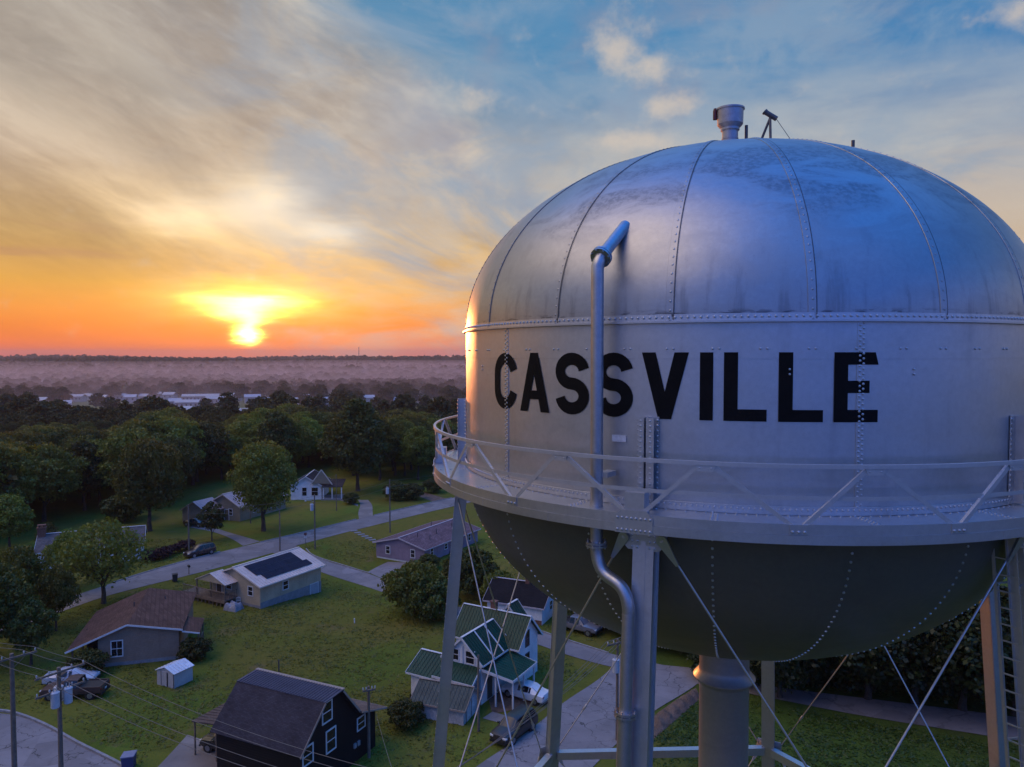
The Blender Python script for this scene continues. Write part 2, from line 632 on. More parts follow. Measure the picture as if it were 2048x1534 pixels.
# tripod with a sleeve on top and a guy wire
tri = MB()
hd = SV * 1.05 - CV * .2
zb = ZF + DOME * .985
top = Vector((hd.x, hd.y, zb + 1.02))
for dx, dy in ((-.42, .1), (0.02, -.2)):
    b = hd + SV * dx - CV * dy
    tri.tube([(b.x, b.y, zb - .05), top], .035, 8)
tri.tube([top - SV * .14 + Zv * .18, top + SV * .17 - Zv * .04], [.07, .07], 12)
tri.tube([top - SV * .15 + Zv * .19, top - SV * .12 + Zv * .16], .085, 12)
e = hd + SV * .85
tri.tube([top + SV * .16 - Zv * .04, Vector((e.x, e.y, zb - .1))], .008, 5)
tri.build('sighting_tripod', DARKM, roof)

# shell
mb = MB()
n = 144
mb.lathe([(RT, ZF + .0), (RT, H + .0), (RT, H - .06)], n)
mb.lathe([(RT - .008, H - .06), (RT - .008, ZB)], n)
mb.lathe([(RT, H - .06), (RT - .008, H - .06)], n)
for k in range(6):
    ph = 18.7 + 60 * k
    a = math.degrees(.033 / RT)
    for i in range(37):
        z = ZB + .17 + i * (ZF - .12 - ZB - .17) / 36
        mb.rivet(TP(RT, ph - a, z), dirv(ph), .027)
        mb.rivet(TP(RT, ph + a, z + .04), dirv(ph), .027)
    c = TP(RT - .002, ph, (ZB + ZF) / 2)
    mb.obox(c, tanv(ph) * .085, dirv(ph) * .007, Zv * ((ZF - ZB) / 2 - .06))
for k in range(54):
    ph = -8.3 + k * 360 / 54
    for s in (-.24, .24):
        mb.rivet(TP(RT, ph + s * 2.0, H + .13), dirv(ph), .024)
for ph in (-51.5, 8.6, 26.8, 68):
    mb.rivet(TP(RT, ph, H - .25), dirv(ph), .024)
    mb.rivet(TP(RT, ph, H - .34), dirv(ph), .024)
# angle at the foot of the shell
mb.lathe([(RT + .006, ZB + .17), (RT + .016, ZB + .165), (RT + .016, ZB + .015)], n)
for k in range(440):
    ph = k * 360 / 440
    mb.rivet(TP(RT + .016, ph, ZB + .11), dirv(ph), .027)
shell = mb.build('shell', TANK, tower)
mb = MB()
ph = -16.2
mb.obox(TP(RT + .012, ph, H - 1.63), tanv(ph) * .15, dirv(ph) * .006, Zv * .065)
mb.build('label_plate', mat('pale_plate', (.62, .64, .68, 1), .5, .1, noise=(9, .25)), shell)


# lettering
def wrap(ph0, zz, x, z, r):
    return TP(r, ph0 + math.degrees(x / RT), zz + z)


LZ = H - 1.21
LH = 1.27
letters = MB()


def strip(pa, pb, x0, rr=.006):
    """quad strip between two edge polylines in letter space (metres from x0)"""
    vs, fs = [], []
    A, B = [], []
    for i in range(len(pa) - 1):
        L = max(math.hypot(pa[i + 1][0] - pa[i][0], pa[i + 1][1] - pa[i][1]), math.hypot(pb[i + 1][0] - pb[i][0], pb[i + 1][1] - pb[i][1]))
        m = max(1, int(L / .12))
        for k in range(m):
            t = k / m
            A.append((pa[i][0] + (pa[i + 1][0] - pa[i][0]) * t, pa[i][1] + (pa[i + 1][1] - pa[i][1]) * t))
            B.append((pb[i][0] + (pb[i + 1][0] - pb[i][0]) * t, pb[i][1] + (pb[i + 1][1] - pb[i][1]) * t))
    A.append(pa[-1])
    B.append(pb[-1])
    W = 4
    for a, b in zip(A, B):
        for k in range(W + 1):
            x = a[0] + (b[0] - a[0]) * k / W
            z = a[1] + (b[1] - a[1]) * k / W
            vs.append(wrap(x0, LZ, x, z, RT + rr))
    for i in range(len(A) - 1):
        for k in range(W):
            fs.append((i * (W + 1) + k, (i + 1) * (W + 1) + k, (i + 1) * (W + 1) + k + 1, i * (W + 1) + k + 1))
    m = len(vs)
    letters.add(vs, fs)


def stroke(path, w, x0, rr=.006):
    a, b = [], []
    for i, p in enumerate(path):
        q0, q1 = path[max(i - 1, 0)], path[min(i + 1, len(path) - 1)]
        tx, tz = q1[0] - q0[0], q1[1] - q0[1]
        l = math.hypot(tx, tz)
        nx, nz = -tz / l, tx / l
        a.append((p[0] + nx * w / 2, p[1] + nz * w / 2))
        b.append((p[0] - nx * w / 2, p[1] - nz * w / 2))
    strip(a, b, x0, rr)


def rect(x0l, x1l, z0, z1, x0, rr=.006):
    strip([(x0l, z1), (x0l, z0)], [(x1l, z1), (x1l, z0)], x0, rr)


def arc(cx, cz, rx, rz, a0, a1, n=14):
    return [(cx + rx * math.cos(R(a0 + (a1 - a0) * i / n)), cz + rz * math.sin(R(a0 + (a1 - a0) * i / n))) for i in range(n + 1)]


def phi_of(px):
    """angle on the shell of a photograph column at letter height"""
    best = min(((abs(math.atan((px - 1024) / F) - math.atan2((AX + TP(RT, p / 10, 0)).x, (AX + TP(RT, p / 10, 0)).y))), p / 10) for p in range(-690, 690))
    return best[1]


SW = .25


def letter_C(x0, w):
    rx = (w - SW) / 2
    rz = .34
    pth = arc(w / 2, LH - SW / 2 - rz, rx, rz, 12, 180) + arc(w / 2, SW / 2 + rz, rx, rz, 180, 348)
    stroke(pth, SW, x0)


def letter_S(x0, w):
    rx = (w - SW) / 2
    rz = (LH - SW) / 4
    c1, c2 = LH - SW / 2 - rz, SW / 2 + rz
    pth = arc(w / 2, c1, rx, rz, 8, 255, 18) + arc(w / 2, c2, rx, rz, 75, -172, 18)
    stroke(pth, SW, x0)


def letter_A(x0, w):
    c = w / 2
    hw = .12
    strip([(c - hw, LH), (0, 0)], [(c + hw, LH), (SW, 0)], x0)
    strip([(c - hw, LH), (w - SW, 0)], [(c + hw, LH), (w, 0)], x0, .0075)
    strip([(c - .19, .46), (c - .23, .27)], [(c + .19, .46), (c + .23, .27)], x0, .009)


def letter_V(x0, w):
    c = w / 2
    hw = .125
    strip([(0, LH), (c - hw, 0)], [(SW + .02, LH), (c + hw, 0)], x0)
    strip([(w - SW - .02, LH), (c - hw, 0)], [(w, LH), (c + hw, 0)], x0, .0075)


def letter_I(x0, w):
    rect(0, w, 0, LH, x0)


def letter_L(x0, w):
    rect(0, SW, SW * .88, LH, x0)
    rect(0, w, 0, SW * .88, x0, .006)


def letter_E(x0, w):
    rect(0, SW, 0, LH, x0)
    rect(SW, w, 0, SW * .9, x0)
    rect(SW, w * .80, .53, .53 + SW * .9, x0)
    strip([(SW, LH), (SW, LH - SW * .9)], [(w * .93, LH), (w, LH - SW * .9)], x0)


for fn, a, b in ((letter_C, 990, 1034), (letter_A, 1041, 1099), (letter_S, 1111, 1178), (letter_S, 1190, 1266), (letter_V, 1284, 1377),
                 (letter_I, 1400, 1426), (letter_L, 1448, 1535), (letter_L, 1558, 1647), (letter_E, 1669, 1757)):
    pa, pb = phi_of(a), phi_of(b)
    fn(pa, (pb - pa) * math.pi / 180 * RT)
letters.build('lettering', BLACK, shell)

# bowl
mb = MB()
prof = [(RT * math.cos(R(a)), ZB - BOWL * math.sin(R(a))) for a in np.linspace(0, 86, 56)]
mb.lathe(prof, 144)
rv = MB()
for k in range(18):
    seam(rv, -1.9 + 20 * k, False, .93, .165, .029, 1, strap=False)
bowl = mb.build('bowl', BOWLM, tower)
rv.build('rivet_rows', tank_mat('glint_rivet_paint', False, 1.7), bowl)  # sky glints on the rivets put into a brighter copy of the tank paint


def caulk(up, ph0, t1, off, parent):
    m_ = MB()
    for k in range(18):
        ph = ph0 + 20 * k
        vs = []
        for i in range(49):
            p, n = dome_pt(ph, t1 * i / 48, up)
            tv = tanv(ph)
            for o_ in (off, off + .016):
                vs.append(p + tv * o_ + n * .0165)
        m_.add(vs, [(2 * i, 2 * i + 1, 2 * i + 3, 2 * i + 2) if up else (2 * i, 2 * i + 2, 2 * i + 3, 2 * i + 1) for i in range(48)])
    m_.build('plate_seam', DARKM, parent)


caulk(True, -8.3, .93, .058, roof)

# riser
mb = MB()
zr = ZB - BOWL
mb.lathe([(.72, zr + .35), (.69, zr + .1), (.68, zr - 1.0), (.71, zr - 1.12), (.85, zr - 1.28), (.85, zr - 1.31), (.72, zr - 1.44), (.68, zr - 1.50),
          (.68, zr - 4.2), (.69, zr - 4.21), (.69, zr - 4.27), (.68, zr - 4.28), (.68, 0)], 48)
for k in range(44):
    ph = k * 360 / 44
    mb.rivet(TP(.69, ph, zr - .32), dirv(ph), .018)
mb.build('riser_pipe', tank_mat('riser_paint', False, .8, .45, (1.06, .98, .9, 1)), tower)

# balcony: floor plate, girder, gussets
mb = MB()
ring_box(mb, RT - .03, RB - .015, ZB - .03, ZB)
for k in range(18):
    ph = LEG0 + 20 * k + 10
    for j in range(6):
        r = RT + .14 + j * .12
        for s in (-.045, .045):
            mb.rivet(TP(r, ph, ZB) + tanv(ph) * s, Zv, .026)
for k in range(250):
    ph = k * 1.44
    mb.rivet(TP(RT + .07, ph, ZB), Zv, .026)
floor = mb.build('balcony_floor', TANK, tower)
mb = MB()
ring_box(mb, RB - .015, RB, ZB - .155, ZB + .03)
ring_box(mb, RB - .012, RB + .014, ZG, ZB - .158)
ring_box(mb, RB - .20, RB - .012, ZG, ZG + .02)
for k in range(18):
    ph = LEG0 + 20 * k
    if k % 3:
        mb.obox(TP(RB + .006, ph, ZB - .06), tanv(ph) * .15, dirv(ph) * .008, Zv * .085)
        for s in (-.10, 0, .10):
            mb.rivet(TP(RB + .014, ph, ZB - .10) + tanv(ph) * s, dirv(ph), .03)
    else:
        c = TP(RB + .020, ph, 0)
        tv = tanv(ph)
        pts = [(-.36, ZG - .01), (.36, ZG - .01), (.36, ZB - .02), (.24, ZB + .10), (-.24, ZB + .10), (-.36, ZB - .02)]
        mb.poly([c + tv * a + Zv * z for a, z in pts], .012)
        for i in range(8):
            for z in (ZG + .05, ZB - .05):
                mb.rivet(TP(RB + .020, ph, z) + tv * (-.31 + i * .0886), dirv(ph), .028)
    # plate joints in the girder between
    for a in (7, 13):
        mb.obox(TP(RB + .008, ph + a, (ZB + ZG) / 2 - .08), tanv(ph + a) * .008, dirv(ph + a) * .009, Zv * .075)
mb.build('balcony_girder', TANK, tower)

# railing
rail = MB()
ring_box(rail, RB - .045, RB + .02, ZR - .012, ZR + .008, 180)
ring_box(rail, RB + .008, RB + .02, ZR - .06, ZR - .012, 180)
top_rail = rail.build('railing', RAILM, tower)
mid = MB()
ring_box(mid, RB - .05, RB - .042, ZR - .62, ZR - .55, 180)
mid.build('middle_rail', RAILM, top_rail)
for k in range(18):
    pb0, pb1 = LEG0 + 20 * k, LEG0 + 20 * (k + 1)
    pt = LEG0 + 20 * k + 9
    g = MB()
    c = TP(RB + .004, pt, 0)
    tv = tanv(pt)
    g.poly([c + tv * a + Zv * z for a, z in ((-.13, ZR - .17), (.13, ZR - .17), (.20, ZR - .012), (-.20, ZR - .012))], .01)
    for s in (-.1, .1):
        g.rivet(c + tv * s + Zv * (ZR - .11), dirv(pt), .016)
    g.build('rail_gusset', RAILM, top_rail)
    for p0, s0, s1 in ((pb0, .07, -.1), (pb1, -.07, .1)):
        a = TP(RB - .012, p0, ZB - .03) + tanv(p0) * s0
        b = TP(RB - .012, pt, ZR - .05) + tv * s1
        d = MB()
        o = dirv((p0 + pt) / 2)
        d.bar(a, b, .008, .075, up=o.cross(b - a))
        sd = (b - a).normalized().cross(o)
        if sd.z < 0:
            sd = -sd
        d.bar(a + sd * .033 - o * .03, b + sd * .033 - o * .03, .06, .008, up=o.cross(b - a))
        d.build('rail_diagonal', RAILM, top_rail)

# legs, pin plates, bracing
RL = 7.33
BAT = .085
ZS = H - 15.2


def lr(z):
    return RL + BAT * (ZB - z)


for k in range(6):
    ph = LEG0 + 60 * k
    o, tv = dirv(ph), tanv(ph)
    top, bot = TP(lr(ZG), ph, ZG), TP(lr(0), ph, 0)
    ax = (bot - top) / 2
    nz = tv.cross(ax.normalized())
    if nz.dot(o) < 0:
        nz = -nz
    leg = MB()
    c = (top + bot) / 2
    leg.obox(c + nz * .15, ax, tv * .205, nz * .012)              # cover plate outside
    leg.obox(c + tv * .17, ax, tv * .012, nz * .138)              # channel webs
    leg.obox(c - tv * .17, ax, tv * .012, nz * .138)
    leg.obox(c + tv * .185 - nz * .145, ax, tv * .045, nz * .007)
    leg.obox(c - tv * .185 - nz * .145, ax, tv * .045, nz * .007)
    L = ax.length * 2
    a = ax.normalized()
    m = 60
    leg.obox(c - nz * .146, ax, tv * .20, nz * .010)               # cover plate inside
    leg.obox(c + nz * .165, ax, tv * .05, nz * .004)
    for i in range(int(L / .35)):
        for s in (-.185, .185):
            leg.rivet(top + a * (.1 + i * .35) + nz * .162 + tv * s, nz, .014)
    lo = leg.build('leg', TANK, tower)
    # wing plates and stiffener on the shell above the balcony
    w = MB()
    z0, z1 = ZB + .02, H - 1.17
    cc = TP(RT + .012, ph, (z0 + z1) / 2)
    w.obox(cc, tv * .215, o * .008, Zv * (z1 - z0) / 2)
    for s in (-.03, .03):
        w.obox(cc + o * .11 + tv * s, tv * .008, o * .105, Zv * ((z1 - z0) / 2 - .01))
    w.obox(cc + o * .21 + tv * .105, tv * .068, o * .006, Zv * ((z1 - z0) / 2 - .01))
    w.obox(cc + o * .21 - tv * .085, tv * .046, o * .006, Zv * ((z1 - z0) / 2 - .01))
    for i in range(17):
        z = z0 + .07 + i * .1
        for s, dd in ((-.19, .02), (.18, .02), (.10, .216), (-.085, .216)):
            w.rivet(TP(RT, ph, z) + o * dd + tv * s, o, .028)
    w.obox(TP(RB - .17, ph, ZB + .21), tv * .19, o * .15, Zv * .205)   # box over the leg top
    w.build('wing_plate', TANK, lo)
    # pin plate under the girder
    pp = MB()
    pz = ZG - .22
    rc = lr(pz) + .175
    cp = TP(rc, ph, 0)
    pts = [(-.30, ZG - .46), (.30, ZG - .46), (.46, ZG - .30), (.46, ZG - .10), (.36, ZG - .005), (-.36, ZG - .005), (-.46, ZG - .10), (-.46, ZG - .30)]
    pp.poly([cp + tv * x + Zv * z for x, z in pts], .02)
    for x in (-.22, -.12, .12, .22):
        for i in range(4):
            pp.rivet(cp + tv * x + Zv * (ZG - .06 - i * .115), o, .028)
    for s in (-1, 1):
        cpin = cp + tv * (.37 * s) + Zv * (ZG - .22)
        pp.tube([cpin - o * .05, cpin + o * .055], .075, 16)
        pp.tube([cpin + o * .05, cpin + o * .075], .035, 12)
    pp.build('pin_plate', TANK, lo)
    # plates where strut and rods meet the leg
    hp = MB()
    ch = TP(lr(ZS) + .168, ph, ZS)
    hp.poly([ch + tv * x + Zv * z for x, z in ((-.42, -.32), (.42, -.32), (.48, 0), (.42, .32), (-.42, .32), (-.48, 0))], .018)
    for x in (-.36, -.26, -.12, .12, .26, .36):
        for i in range(5):
            hp.rivet(ch + tv * x + Zv * (-.25 + i * .125), o, .028)
    hp.build('hub_plate', TANK, lo)

for k in range(6):
    pa, pb = LEG0 + 60 * k, LEG0 + 60 * (k + 1)
    A, B = TP(lr(ZS), pa, ZS), TP(lr(ZS), pb, ZS)
    d = (B - A).normalized()
    st = MB()
    out = Vector((-d.y, d.x, 0))
    for s in (-1, 1):
        st.obox((A + B) / 2 + Zv * (.13 * s), (B - A) / 2 - d * .2, out * .13, Zv * .012)
        st.obox((A + B) / 2 + out * (.12 * s), (B - A) / 2 - d * .2, out * .008, Zv * .118)
    st.build('strut', TANK, tower)
    for (p0, z0, p1, z1, s) in ((pa, ZG - .22, pb, ZS + .1, 1), (pb, ZG - .22, pa, ZS + .1, -1),
                                (pa, ZS - .15, pb, .6, 1), (pb, ZS - .15, pa, .6, -1)):
        a = TP(lr(z0) + .175, p0, z0) + tanv(p0) * (.37 * s) + dirv(p0) * .02
        b = TP(lr(z1) + .15, p1, z1) - tanv(p1) * (.37 * s)
        dd = (b - a).normalized()
        rod = MB()
        rod.tube([a + dd * .45, b], .022, 8)
        mdl = a + (b - a) * .86
        rod.tube([mdl - dd * .14, mdl - dd * .1, mdl + dd * .1, mdl + dd * .14], [.022, .042, .042, .022], 8)
        # forked eye at the pin
        n_ = dirv(p0)
        sd = n_.cross(dd).normalized()
        n_ = dd.cross(sd).normalized()
        if n_.dot(dirv(p0)) < 0:
            n_, sd = -n_, sd
        for off in (.012, .052):
            c0 = a + n_ * off
            pts = []
            for q in range(0, 181, 20):
                pts.append(c0 - dd * (.105 * math.sin(R(q))) + sd * (.105 * math.cos(R(q))))
            pts += [c0 + dd * .55 - sd * .03, c0 + dd * .55 + sd * .03]
            nn = (pts[1] - pts[0]).cross(pts[2] - pts[1])
            if nn.dot(n_) < 0:
                pts = pts[::-1]
            rod.poly(pts, .014)
        rod.build('brace_rod', TANK, tower)

# overflow pipe
PH = -18.2
PR = RT + .46
rp = .122
px = []
p_in, _ = dome_pt(-17.9, .255)
elbow = TP(PR, PH, H + 1.62)
jt = TP(PR - .10, PH + .2, H + 1.90)
pipe = MB()
pipe.tube([p_in - (jt - p_in).normalized() * .12, jt], rp * .98, 20)
pipe.tube([jt, jt + (elbow - jt) * .35 + dirv(PH) * .03, elbow + Zv * .10, elbow - Zv * .12, TP(PR, PH, ZG - 0.1), TP(PR, PH, H - 3.72)], rp, 20)
legr = lr(H - 4.4)
bx = TP(lr(H - 4.9) + .36, LEG0 - 1.3, H - 4.85)
a0 = TP(PR, PH, H - 3.72)
mid1 = a0 * .5 + bx * .5
path = []
for i in range(17):
    t = i / 16
    e = t * t * (3 - 2 * t)
    zz = a0.z + (bx.z - a0.z) * (t * .35 + .65 * (0.5 - .5 * math.cos(math.pi * t) if False else (t + .16 * math.sin(2 * math.pi * t))))
    q = a0 * (1 - e) + bx * e
    path.append(Vector((q.x, q.y, zz)))
pipe.tube(path, rp, 20)
zj = H - 6.72
dn = Vector((dirv(LEG0).x * BAT, dirv(LEG0).y * BAT, -1))
j2 = bx + dn * (bx.z - zj)
pipe.tube([bx, j2], rp, 20)
pipe.tube([j2, j2 + dn * (zj - .4)], rp * 1.16, 20)
pipe.tube([bx + dn * .02, bx + dn * .05], rp * 1.04, 20)
op = pipe.build('overflow_pipe', GALV, tower, sharp=50)


def flange(c, a, up=False):
    f = MB()
    a = Vector(a).normalized()
    c = Vector(c)
    f.tube([c - a * .05, c - a * .008], rp * 1.7, 24)
    f.tube([c + a * .008, c + a * .05], rp * 1.7, 24)
    f.tube([c - a * .03, c + a * .03], rp * 1.35, 20)
    s = a.cross(Vector((1, .3, 0))).normalized()
    b = a.cross(s)
    for k in range(8):
        q = c + (s * math.cos(k * math.pi / 4) + b * math.sin(k * math.pi / 4)) * rp * 1.48
        f.tube([q - a * .085, q + a * .085], .018, 6)
    f.build('pipe_flange', mat('flange_steel', (.42, .43, .47, 1), .38, .9, noise=(12, .25)), op)


flange(jt, jt - p_in)
flange(TP(PR, PH, H - 3.66), Zv)
flange(j2, dn)
br = MB()
br.obox(TP(RT + .27, PH + 1.0, H - 2.30), tanv(PH) * .10, dirv(PH) * .19, Zv * .05)
br.build('pipe_bracket', TANK, op)

# ladder down the leg at the right
lad = MB()
ph = LEG0 + 60
tv, o = tanv(ph), dirv(ph)
for s in (-.2, .2):
    lad.bar(TP(lr(ZG) - .05, ph, ZG - .5) - tv * .42 + o * s, TP(lr(0) - .05, ph, .1) - tv * .42 + o * s, .02, .06, up=o)
for i in range(84):
    z = ZG - .7 - i * .32
    lad.bar(TP(lr(z) - .05, ph, z) - tv * .42 - o * .2, TP(lr(z) - .05, ph, z) - tv * .42 + o * .2, .025, .025)
for i in range(9):
    z = ZG - 1.2 - i * 3
    for s in (-.2, .2):
        lad.bar(TP(lr(z) - .05, ph, z) - tv * .42 + o * s, TP(lr(z) - .05, ph, z) - tv * .18 + o * s * .5, .03, .03)
lad.build('ladder', TANK, tower)
# ------------------------------------------------------------------ ground


def hz(x, y):
    """ground height: flat near the tower, a dip by the pale house, a valley, then wooded hills as high as the viewer"""
    z = -1.1 * math.exp(-(((x + 23) / 9.0) ** 2 + ((y - 103) / 10.0) ** 2))
    r = math.hypot(x, y)
    if r > 420:
        t = min(1, (r - 420) / 500)
        z -= 7 * t * t * (3 - 2 * t)
    if r > 1500:
        t = min(1, (r - 1500) / 2900)
        w = math.sin(x * .0021 + 1.3) * math.cos(y * .0017) + .6 * math.sin(x * .0047 + y * .0031) + .35 * math.sin(x * .011 + 2) * math.sin(y * .009)
        z += (11 * t * t * (3 - 2 * t)) + 8.5 * t * w
        # a nearer wooded rise on the left
        z += 11 * math.exp(-(((x + 1250) / 620) ** 2 + ((y - 2500) / 330) ** 2)) * 1.0
        z += 6 * math.exp(-(((x - 250) / 520) ** 2 + ((y - 2900) / 330) ** 2))
    if r > 4700:
        z -= min(40, (r - 4700) * .03)
    return z


def G(px, py):
    """photograph pixel -> point on this ground"""
    z = 0.0
    for _ in range(6):
        p = P(px, py, z)
        z = hz(p.x, p.y)
    return Vector((p.x, p.y, z))


def axis(lo, hi, step, far, grow=1.13):
    a = list(np.arange(lo, hi + 1e-6, step))
    s, v = step, hi
    while v < far[1]:
        s *= grow
        v += s
        a.append(v)
    s, v, pre = step, lo, []
    while v > far[0]:
        s *= grow
        v -= s
        pre.append(v)
    return pre[::-1] + a


def ground_material():
    m = bpy.data.materials.new('meadow')
    m.use_nodes = True
    t = Tree(m.node_tree)
    b = t.node('ShaderNodeBsdfPrincipled')
    o = t.node('ShaderNodeOutputMaterial')
    t.nt.links.new(b.outputs[0], o.inputs[0])
    v = S(t, t.node('ShaderNodeTexCoord').outputs['Object'])
    big = t.noise(v, .055, 5, .6, .4)
    mid = t.noise(v, .6, 5, .65)
    fine = t.noise(v, 5.5, 4, .65)
    c = t.ramp(big, [(.34, (.150, .118, .026, 1)), (.5, (.118, .122, .018, 1)), (.64, (.082, .128, .016, 1))])
    c = t.mix(t.step(mid, .50, .70) * .7, c, (.060, .075, .014, 1))
    c = t.mix(t.step(fine, .35, .7) * .55, c, (.115, .130, .024, 1))
    c = t.mix(t.step(t.noise(v, .21, 5, .65), .58, .70) * .6, c, (.155, .115, .058, 1))
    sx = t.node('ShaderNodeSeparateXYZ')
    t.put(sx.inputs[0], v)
    shade_green = t.step(S(t, sx.outputs[0]) + (big - .5) * 14, 6, 15) * .75  # shade at the right put into the ground as a darker green
    c = t.mix(shade_green, c, t.mix(t.step(fine, .3, .7), (.026, .056, .010, 1), (.046, .088, .014, 1)))
    pl = t.node('ShaderNodeTexVoronoi')
    t.put(pl.inputs['Vector'], v)
    pl.inputs['Scale'].default_value = .045
    ps = t.node('ShaderNodeSeparateColor')
    t.nt.links.new(pl.outputs['Color'], ps.inputs[0])
    k_ = S(t, ps.outputs[0]) * .22 + .88
    c = t.mix(1.0, c, t.vec(k_, k_, k_), 'MULTIPLY')
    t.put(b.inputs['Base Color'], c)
    b.inputs['Roughness'].default_value = .95
    b.inputs['Specular IOR Level'].default_value = .1
    bn = t.node('ShaderNodeBump')
    bn.inputs['Strength'].default_value = .9
    bn.inputs['Distance'].default_value = .18
    t.put(bn.inputs['Height'], mid * .6 + fine * .5)
    t.nt.links.new(bn.outputs[0], b.inputs['Normal'])
    return m


xs = axis(-96, 44, 1.6, (-7500, 7500))
ys = axis(30, 150, 1.6, (-700, 8200))
gv = [(x, y, hz(x, y)) for y in ys for x in xs]
nx = len(xs)
gf = [(j * nx + i, j * nx + i + 1, (j + 1) * nx + i + 1, (j + 1) * nx + i) for j in range(len(ys) - 1) for i in range(nx - 1)]
mb = MB()
mb.v, mb.f, mb.s = gv, gf, [True] * len(gf)
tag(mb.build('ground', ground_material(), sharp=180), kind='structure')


def road_material(name, base, cracks, scale, dark):
    m = bpy.data.materials.new(name)
    m.use_nodes = True
    t = Tree(m.node_tree)
    b = t.node('ShaderNodeBsdfPrincipled')
    o = t.node('ShaderNodeOutputMaterial')
    t.nt.links.new(b.outputs[0], o.inputs[0])
    v = S(t, t.node('ShaderNodeTexCoord').outputs['Object'])
    n = t.noise(v, .35, 5, .6)
    f = t.noise(v, 14, 4, .7)
    c = t.ramp(n * .6 + f * .4, [(.35, tuple(q * .78 for q in base) + (1,)), (.65, tuple(q * 1.15 for q in base) + (1,))])
    if cracks:
        w = t.noise(v, .45, 4, .6, 0, True)
        wv = t.node('ShaderNodeVectorMath', operation='ADD')
        t.put(wv.inputs[0], v)
        sc_ = t.node('ShaderNodeVectorMath', operation='SCALE')
        t.put(sc_.inputs[0], w)
        sc_.inputs['Scale'].default_value = 2.6
        t.nt.links.new(sc_.outputs[0], wv.inputs[1])
        vo = t.node('ShaderNodeTexVoronoi', feature='DISTANCE_TO_EDGE')
        t.nt.links.new(wv.outputs[0], vo.inputs['Vector'])
        vo.inputs['Scale'].default_value = scale
        crack = t.step(S(t, vo.outputs['Distance']), .014, .005) * t.step(t.noise(v, .16, 3), .40, .52)
        c = t.mix(crack * .9, c, dark)
        vo2 = t.node('ShaderNodeTexVoronoi', feature='DISTANCE_TO_EDGE')
        t.nt.links.new(wv.outputs[0], vo2.inputs['Vector'])
        vo2.inputs['Scale'].default_value = scale * 3.1
        crack2 = t.step(S(t, vo2.outputs['Distance']), .03, .01) * t.step(t.noise(v, .3, 3), .52, .60)
        c = t.mix(crack2 * .6, c, dark)
    c = t.mix(t.step(t.noise(v, .9, 5, .65), .55, .72) * .5, c, tuple(q * .5 for q in base) + (1,))
    pv = t.node('ShaderNodeTexVoronoi')
    t.put(pv.inputs['Vector'], v)
    pv.inputs['Scale'].default_value = .28
    pq = t.node('ShaderNodeSeparateColor')
    t.nt.links.new(pv.outputs['Color'], pq.inputs[0])
    k_ = S(t, pq.outputs[1]) * .34 + .84
    c = t.mix(1.0, c, t.vec(k_, k_, k_), 'MULTIPLY')
    t.put(b.inputs['Base Color'], c)
    b.inputs['Roughness'].default_value = .8
    bn = t.node('ShaderNodeBump')
    bn.inputs['Strength'].default_value = .4
    bn.inputs['Distance'].default_value = .02
    t.put(bn.inputs['Height'], f)
    t.nt.links.new(bn.outputs[0], b.inputs['Normal'])
    return m


ROADM = road_material('worn_asphalt', (.185, .172, .178), True, .12, (.11, .105, .105, 1))
CRACKM = road_material('cracked_concrete', (.20, .185, .19), True, .30, (.045, .042, .042, 1))
GRAVEL = road_material('gravel', (.20, .18, .17), False, 1, None)
DIRT = mat('bare_earth', (.13, .085, .06, 1), .95, noise=(1.2, .5), bump=(3, 1, .15))
KERBM = mat('kerb_concrete', (.24, .235, .24, 1), .85, noise=(2, .3))


def resample(pts, step):
    out = [pts[0].copy()]
    for a, b in zip(pts[:-1], pts[1:]):
        n = max(1, int((b - a).length / step))
        for i in range(1, n + 1):
            out.append(a.lerp(b, i / n))
    return out


def at_fraction(pts, f):
    L = [0]
    for a, b in zip(pts[:-1], pts[1:]):
        L.append(L[-1] + (b - a).length)
    d = f * L[-1]
    for i in range(len(pts) - 1):
        if d <= L[i + 1] + 1e-9:
            return pts[i].lerp(pts[i + 1], (d - L[i]) / max(1e-9, L[i + 1] - L[i]))
    return pts[-1].copy()


def smooth(pts):
    for _ in range(2):
        q = [pts[0]]
        for a, b in zip(pts[:-1], pts[1:]):
            q += [a.lerp(b, .25), a.lerp(b, .75)]
        q.append(pts[-1])
        pts = q
    return pts


def surface(name, left, right, m, lift=.04, kerbs=(), sub=6):
    left, right = smooth(left), smooth(right)
    n = int(max(sum((b - a).length for a, b in zip(left[:-1], left[1:])), 2) / 1.3) + 1
    vs, fs = [], []
    for i in range(n + 1):
        a, b = at_fraction(left, i / n), at_fraction(right, i / n)
        for k in range(sub + 1):
            p = a.lerp(b, k / sub)
            vs.append((p.x, p.y, hz(p.x, p.y) + lift))
    for i in range(n):
        for k in range(sub):
            f = (i * (sub + 1) + k, i * (sub + 1) + k + 1, (i + 1) * (sub + 1) + k + 1, (i + 1) * (sub + 1) + k)
            fs.append(f)
    a, b, c = (Vector(vs[j]) for j in fs[0][:3])
    if (b - a).cross(c - b).z < 0:
        fs = [f[::-1] for f in fs]
    mb = MB()
    mb.add(vs, fs)
    o = tag(mb.build(name, m), kind='structure')
    return o


kerb = MB()


def kerb_line(pts, w=.16, h=.11):
    pts = resample(smooth(pts), 2.0)
    for a, b in zip(pts[:-1], pts[1:]):
        za, zb = hz(a.x, a.y), hz(b.x, b.y)
        kerb.bar((a.x, a.y, za + h / 2), (b.x, b.y, zb + h / 2), w, h + .06)


